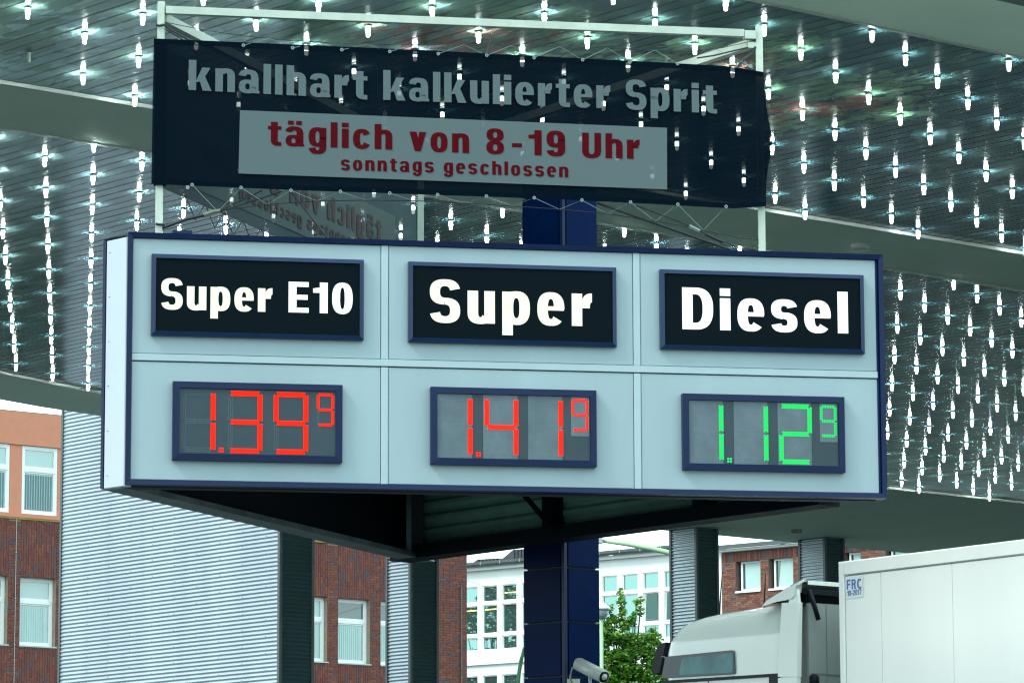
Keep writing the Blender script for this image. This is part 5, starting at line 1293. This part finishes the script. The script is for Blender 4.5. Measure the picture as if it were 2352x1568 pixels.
# flank: one smooth pressed panel that leans in towards the roof and rounds off to the front
top_ = sorted([TW.sz(*p) for p in side]); sf_ = top_[0][0]
def topz(s_):
    for (a, za), (b_, zb_) in zip(top_, top_[1:]):
        if s_ <= b_: return za + (zb_ - za) * (s_ - a) / (b_ - a)
    return top_[-1][1]
mb = MB(TM); NU2, NZ2 = 40, 22; vs_ = []; fs = []
for i in range(NU2 + 1):
    s_ = sf_ + (sB - sf_) * (i / NU2) ** 1.4; zt_ = topz(s_)
    for j in range(NZ2 + 1):
        f = j / NZ2; z = 1.0 + (zt_ - 1.0) * (1 - (1 - f) ** 1.6)
        lean = 0.14 * max(0, (z - 3.30) / 0.45) ** 2 * min(1, (sB + 0.25 - s_) / 0.5); rim = 0.05 * max(0, 1 - (zt_ - z) / 0.05) ** 2
        fr_ = 0.16 * max(0, 1 - (s_ - sf_) / 0.30) ** 2
        vs_.append((s_, lean + rim + fr_ - 0.004, z - (0.0 if f < 1 else 0.005)))
for i in range(NU2):
    for j in range(NZ2): q_ = i * (NZ2 + 1) + j; fs.append((q_, q_ + NZ2 + 1, q_ + NZ2 + 2, q_ + 1))
mb.add(vs_, fs, M_TRUCK, smooth=True); mb.build('side_panel', truck)
def rrect(px, off, m_, name, parent=truck, thick=0.01, r=7):
    # rounded quad from four picture corners, on the flank
    pts = [TW.sz(*p, off) for p in px]; out_ = []
    for i in range(4):
        p0, p1, p2 = Vector(pts[i - 1]), Vector(pts[i]), Vector(pts[(i + 1) % 4]); rr = r / F * 33
        a, b_ = p1 + (p0 - p1).normalized() * rr, p1 + (p2 - p1).normalized() * rr
        for k in range(5):
            t = k / 4; out_.append(a.lerp(p1, t).lerp(p1.lerp(b_, t), t))
    mb = MB(TM); mb.prism([(p.x, off, p.y) for p in out_], (0, thick, 0), m_); return mb.build(name, parent)
win = rrect(((1528, 1507), (1685, 1491.5), (1688, 1547), (1519, 1557)), -0.020, mat('window_band_grey', (0.028, 0.042, 0.055), 0.3), 'side_window', r=9)
rrect(((1567, 1510), (1683, 1498), (1683, 1543), (1559, 1549)), -0.0235, M_TGLASS, 'window_glass', parent=win, thick=0.003, r=8)
for px_ in (((1523, 1562), (1788, 1545), (1788, 1552), (1523, 1569)),):
    q4 = [TW.sz(*p, -0.02) for p in px_]; mb = MB(TM); mb.prism([(s_, -0.022, z) for s_, z in q4], (0, 0.012, 0), M_RUB); mb.build('door_trim', truck)
q4 = [TW.sz(*p, -0.02) for p in ((1766, 1553), (1788, 1551), (1788, 1700), (1766, 1700))]; mb = MB(TM); mb.prism([(s_, -0.020, z) for s_, z in q4], (0, 0.012, 0), M_RUB); mb.build('door_trim', truck)
# spoiler on the roof: curved shell with end cap
sp = [(1754, 1384.5), (1759, 1377), (1765, 1370.5), (1780, 1361), (1800, 1349), (1818, 1338), (1829, 1333), (1836, 1330), (1842, 1330.5), (1841, 1334), (1835, 1335), (1831, 1339), (1829.5, 1347), (1828.5, 1359), (1822, 1366), (1808, 1370), (1790, 1373), (1770, 1379)]
pr_ = [TW.sz(*p) for p in sp]
mb = MB(TM); loops = []
for nn_, ins in ((-0.02, 0.03), (0.02, 0.006), (0.06, 0.0)): loops.append([(s_, nn_, z - ins) for s_, z in pr_])
N = len(pr_); vs_ = [p for lp in loops for p in lp]; fs = []
for i in range(2):
    for k in range(N): fs.append((i * N + k, i * N + (k + 1) % N, (i + 1) * N + (k + 1) % N, (i + 1) * N + k))
fs += [tuple(range(N))[::-1], tuple(range(2 * N, 3 * N))]
mb.add(vs_, fs, M_TRUCK)
# roof shell across the cab: top surface only, thin
top = [TW.sz(*p) for p in ((1759, 1377), (1765, 1370.5), (1780, 1361), (1800, 1349), (1818, 1338), (1829, 1333), (1836, 1330), (1843, 1331))]
vs_ = [(s_, 0.061, z) for s_, z in top] + [(s_, 2.4, z) for s_, z in top] + [(s_, 0.061, z - 0.035) for s_, z in top] + [(s_, 2.4, z - 0.035) for s_, z in top]
k_ = len(top); fs = []
for i in range(k_ - 1): fs += [(i, i + 1, k_ + i + 1, k_ + i), (2 * k_ + i, 3 * k_ + i, 3 * k_ + i + 1, 2 * k_ + i + 1)]
fs += [(k_ - 1, 3 * k_ - 1, 4 * k_ - 1, 2 * k_ - 1), (0, k_, 3 * k_, 2 * k_)]
mb.add(vs_, fs, M_TRUCK); mb.build('roof_spoiler', truck)
mb = MB(TM); a = TW.sz(1775, 1378); b_ = TW.sz(1826, 1352); c_ = TW.sz(1824, 1378.5)
mb.prism([(a[0], 0.12, a[1]), (b_[0] - 0.05, 0.12, b_[1]), (b_[0], 0.12, b_[1]), (c_[0], 0.12, c_[1])], (0, 2.2, 0), M_RUB); mb.build('spoiler_hollow_shade', truck)  # black block put in as the shade inside the spoiler hollow
mb = MB(TM); q4 = [TW.sz(*p, -0.01) for p in ((1813, 1367), (1831, 1352), (1834, 1383), (1812, 1384))]; mb.prism([(s_, -0.012, z) for s_, z in q4], (0, 0.03, 0), M_TRUCK); mb.build('spoiler_fin', truck)
mb = MB(TM); zz = TW.sz(1845, 1362)[1]; mb.box(sB + 0.0, sB + 0.06, 0.06, 2.3, zz, zz + 0.05, M_RUB); mb.tube([(sB + 0.06, 0.08, TW.sz(1845, 1352)[1]), (sB + 0.08, 0.13, TW.sz(1845, 1392)[1]), (sB + 0.09, 0.16, TW.sz(1845, 1421)[1])], 0.022, M_RUB, 6); mb.build('rear_strut', truck)
for pa, pb in (((1754.8, 1385), (1758.5, 1316.6)), ((1652, 1404), (1659, 1312))):
    mb = MB(TM); (s0, z0_), (s1, z1_) = TW.sz(*pa, 0.25), TW.sz(*pb, 0.25); mb.tube([(s0, 0.25, z0_ - 0.05), (s0 + (s1 - s0) * .4, 0.25, z0_ + (z1_ - z0_) * .4), (s1, 0.25, z1_)], 0.009, M_RUB, 5, r2=0.003); mb.build('aerial', truck)
mir = [(1510, 1484), (1516, 1477), (1529, 1474), (1524, 1500), (1514, 1543), (1500, 1548), (1495, 1540), (1502, 1505)]
mb = MB(TM); pm = [TW.sz(*p, 0.12) for p in mir]; mb.prism([(s_, 0.12, z) for s_, z in pm], (0, 0.09, 0), M_RUB); mb.build('side_mirror', truck)
for sx_ in (-2.0,):
    for nn_ in (0.05, 2.1):
        mb = MB(TM @ Matrix.Translation((s_front + 0.7, nn_, 0.5)) @ Matrix.Rotation(-math.pi / 2, 4, 'X')); mb.lathe([(0.28, 0.0), (0.5, 0.02), (0.5, 0.28), (0.28, 0.3)], 20, M_RUB); mb.build('wheel', truck)
mb = MB(TM); mb.box(sB + 0.04, 3.2, 0.7, 1.8, 0.75, 1.05, M_RUB); mb.build('chassis', truck)

# ------------------------------------------------------------------ CCTV camera on the column
cy = CDEP - 0.1
cc0 = atY(1345, 1535, cy)
cctv = empty('security_camera', cc0, 'pale tubular security camera bracketed to the lower right side of the blue column', 'security camera')
pa, pb = atY(1329, 1524, cy + 0.05), atY(1387, 1553, cy - 0.22)
ax_ = (pb - pa).normalized(); up = Vector((0, 0, 1)); sd_ = ax_.cross(up).normalized(); up2 = sd_.cross(ax_)
def hull(r_, k0_, k1_, m_, name, z_off=0.0, seg=16):
    mb = MB(); vs_ = []; fs = []
    for c_ in (pa.lerp(pb, k0_), pa.lerp(pb, k1_)):
        for i in range(seg):
            a = 2 * math.pi * i / seg; x, y = math.cos(a), math.sin(a)
            x = math.copysign(abs(x) ** 0.8, x); y = math.copysign(abs(y) ** 0.8, y)
            vs_.append(c_ + sd_ * x * r_ + up2 * (y * r_ + z_off))
    fs = [(i, (i + 1) % seg, seg + (i + 1) % seg, seg + i) for i in range(seg)] + [tuple(range(seg))[::-1], tuple(range(seg, 2 * seg))]
    mb.add(vs_, fs, m_, smooth=True); o = mb.build(name, cctv); return o
hull(0.052, 0.0, 1.0, M_CCTV, 'housing'); hull(0.044, 1.001, 1.02, M_RUB, 'front_bezel'); hull(0.025, 1.021, 1.03, M_CCTV, 'lens')
mb = MB(); jn = pa.lerp(pb, 0.5) - up2 * 0.05; wl = atY(1318, 1572, cy + 0.12)
mb.tube([jn, jn - Vector((0, 0, 0.07)), jn + Vector((-0.1, 0.05, -0.12)), wl], 0.014, M_CCTV, 6); mb.build('bracket', cctv)
mb = MB(); mb.tube([pa, pa + Vector((-0.05, 0.02, -0.03)), pa + Vector((-0.07, 0.03, -0.10)), pa + Vector((-0.04, 0.05, -0.18))], 0.008, M_TRUCKD, 6); mb.build('cable', cctv)
mb = MB(); mb.box(wl.x - 0.06, wl.x + 0.05, wl.y, wl.y + 0.02, wl.z - 0.05, wl.z + 0.05, M_CCTV); mb.build('wall_plate', cctv)
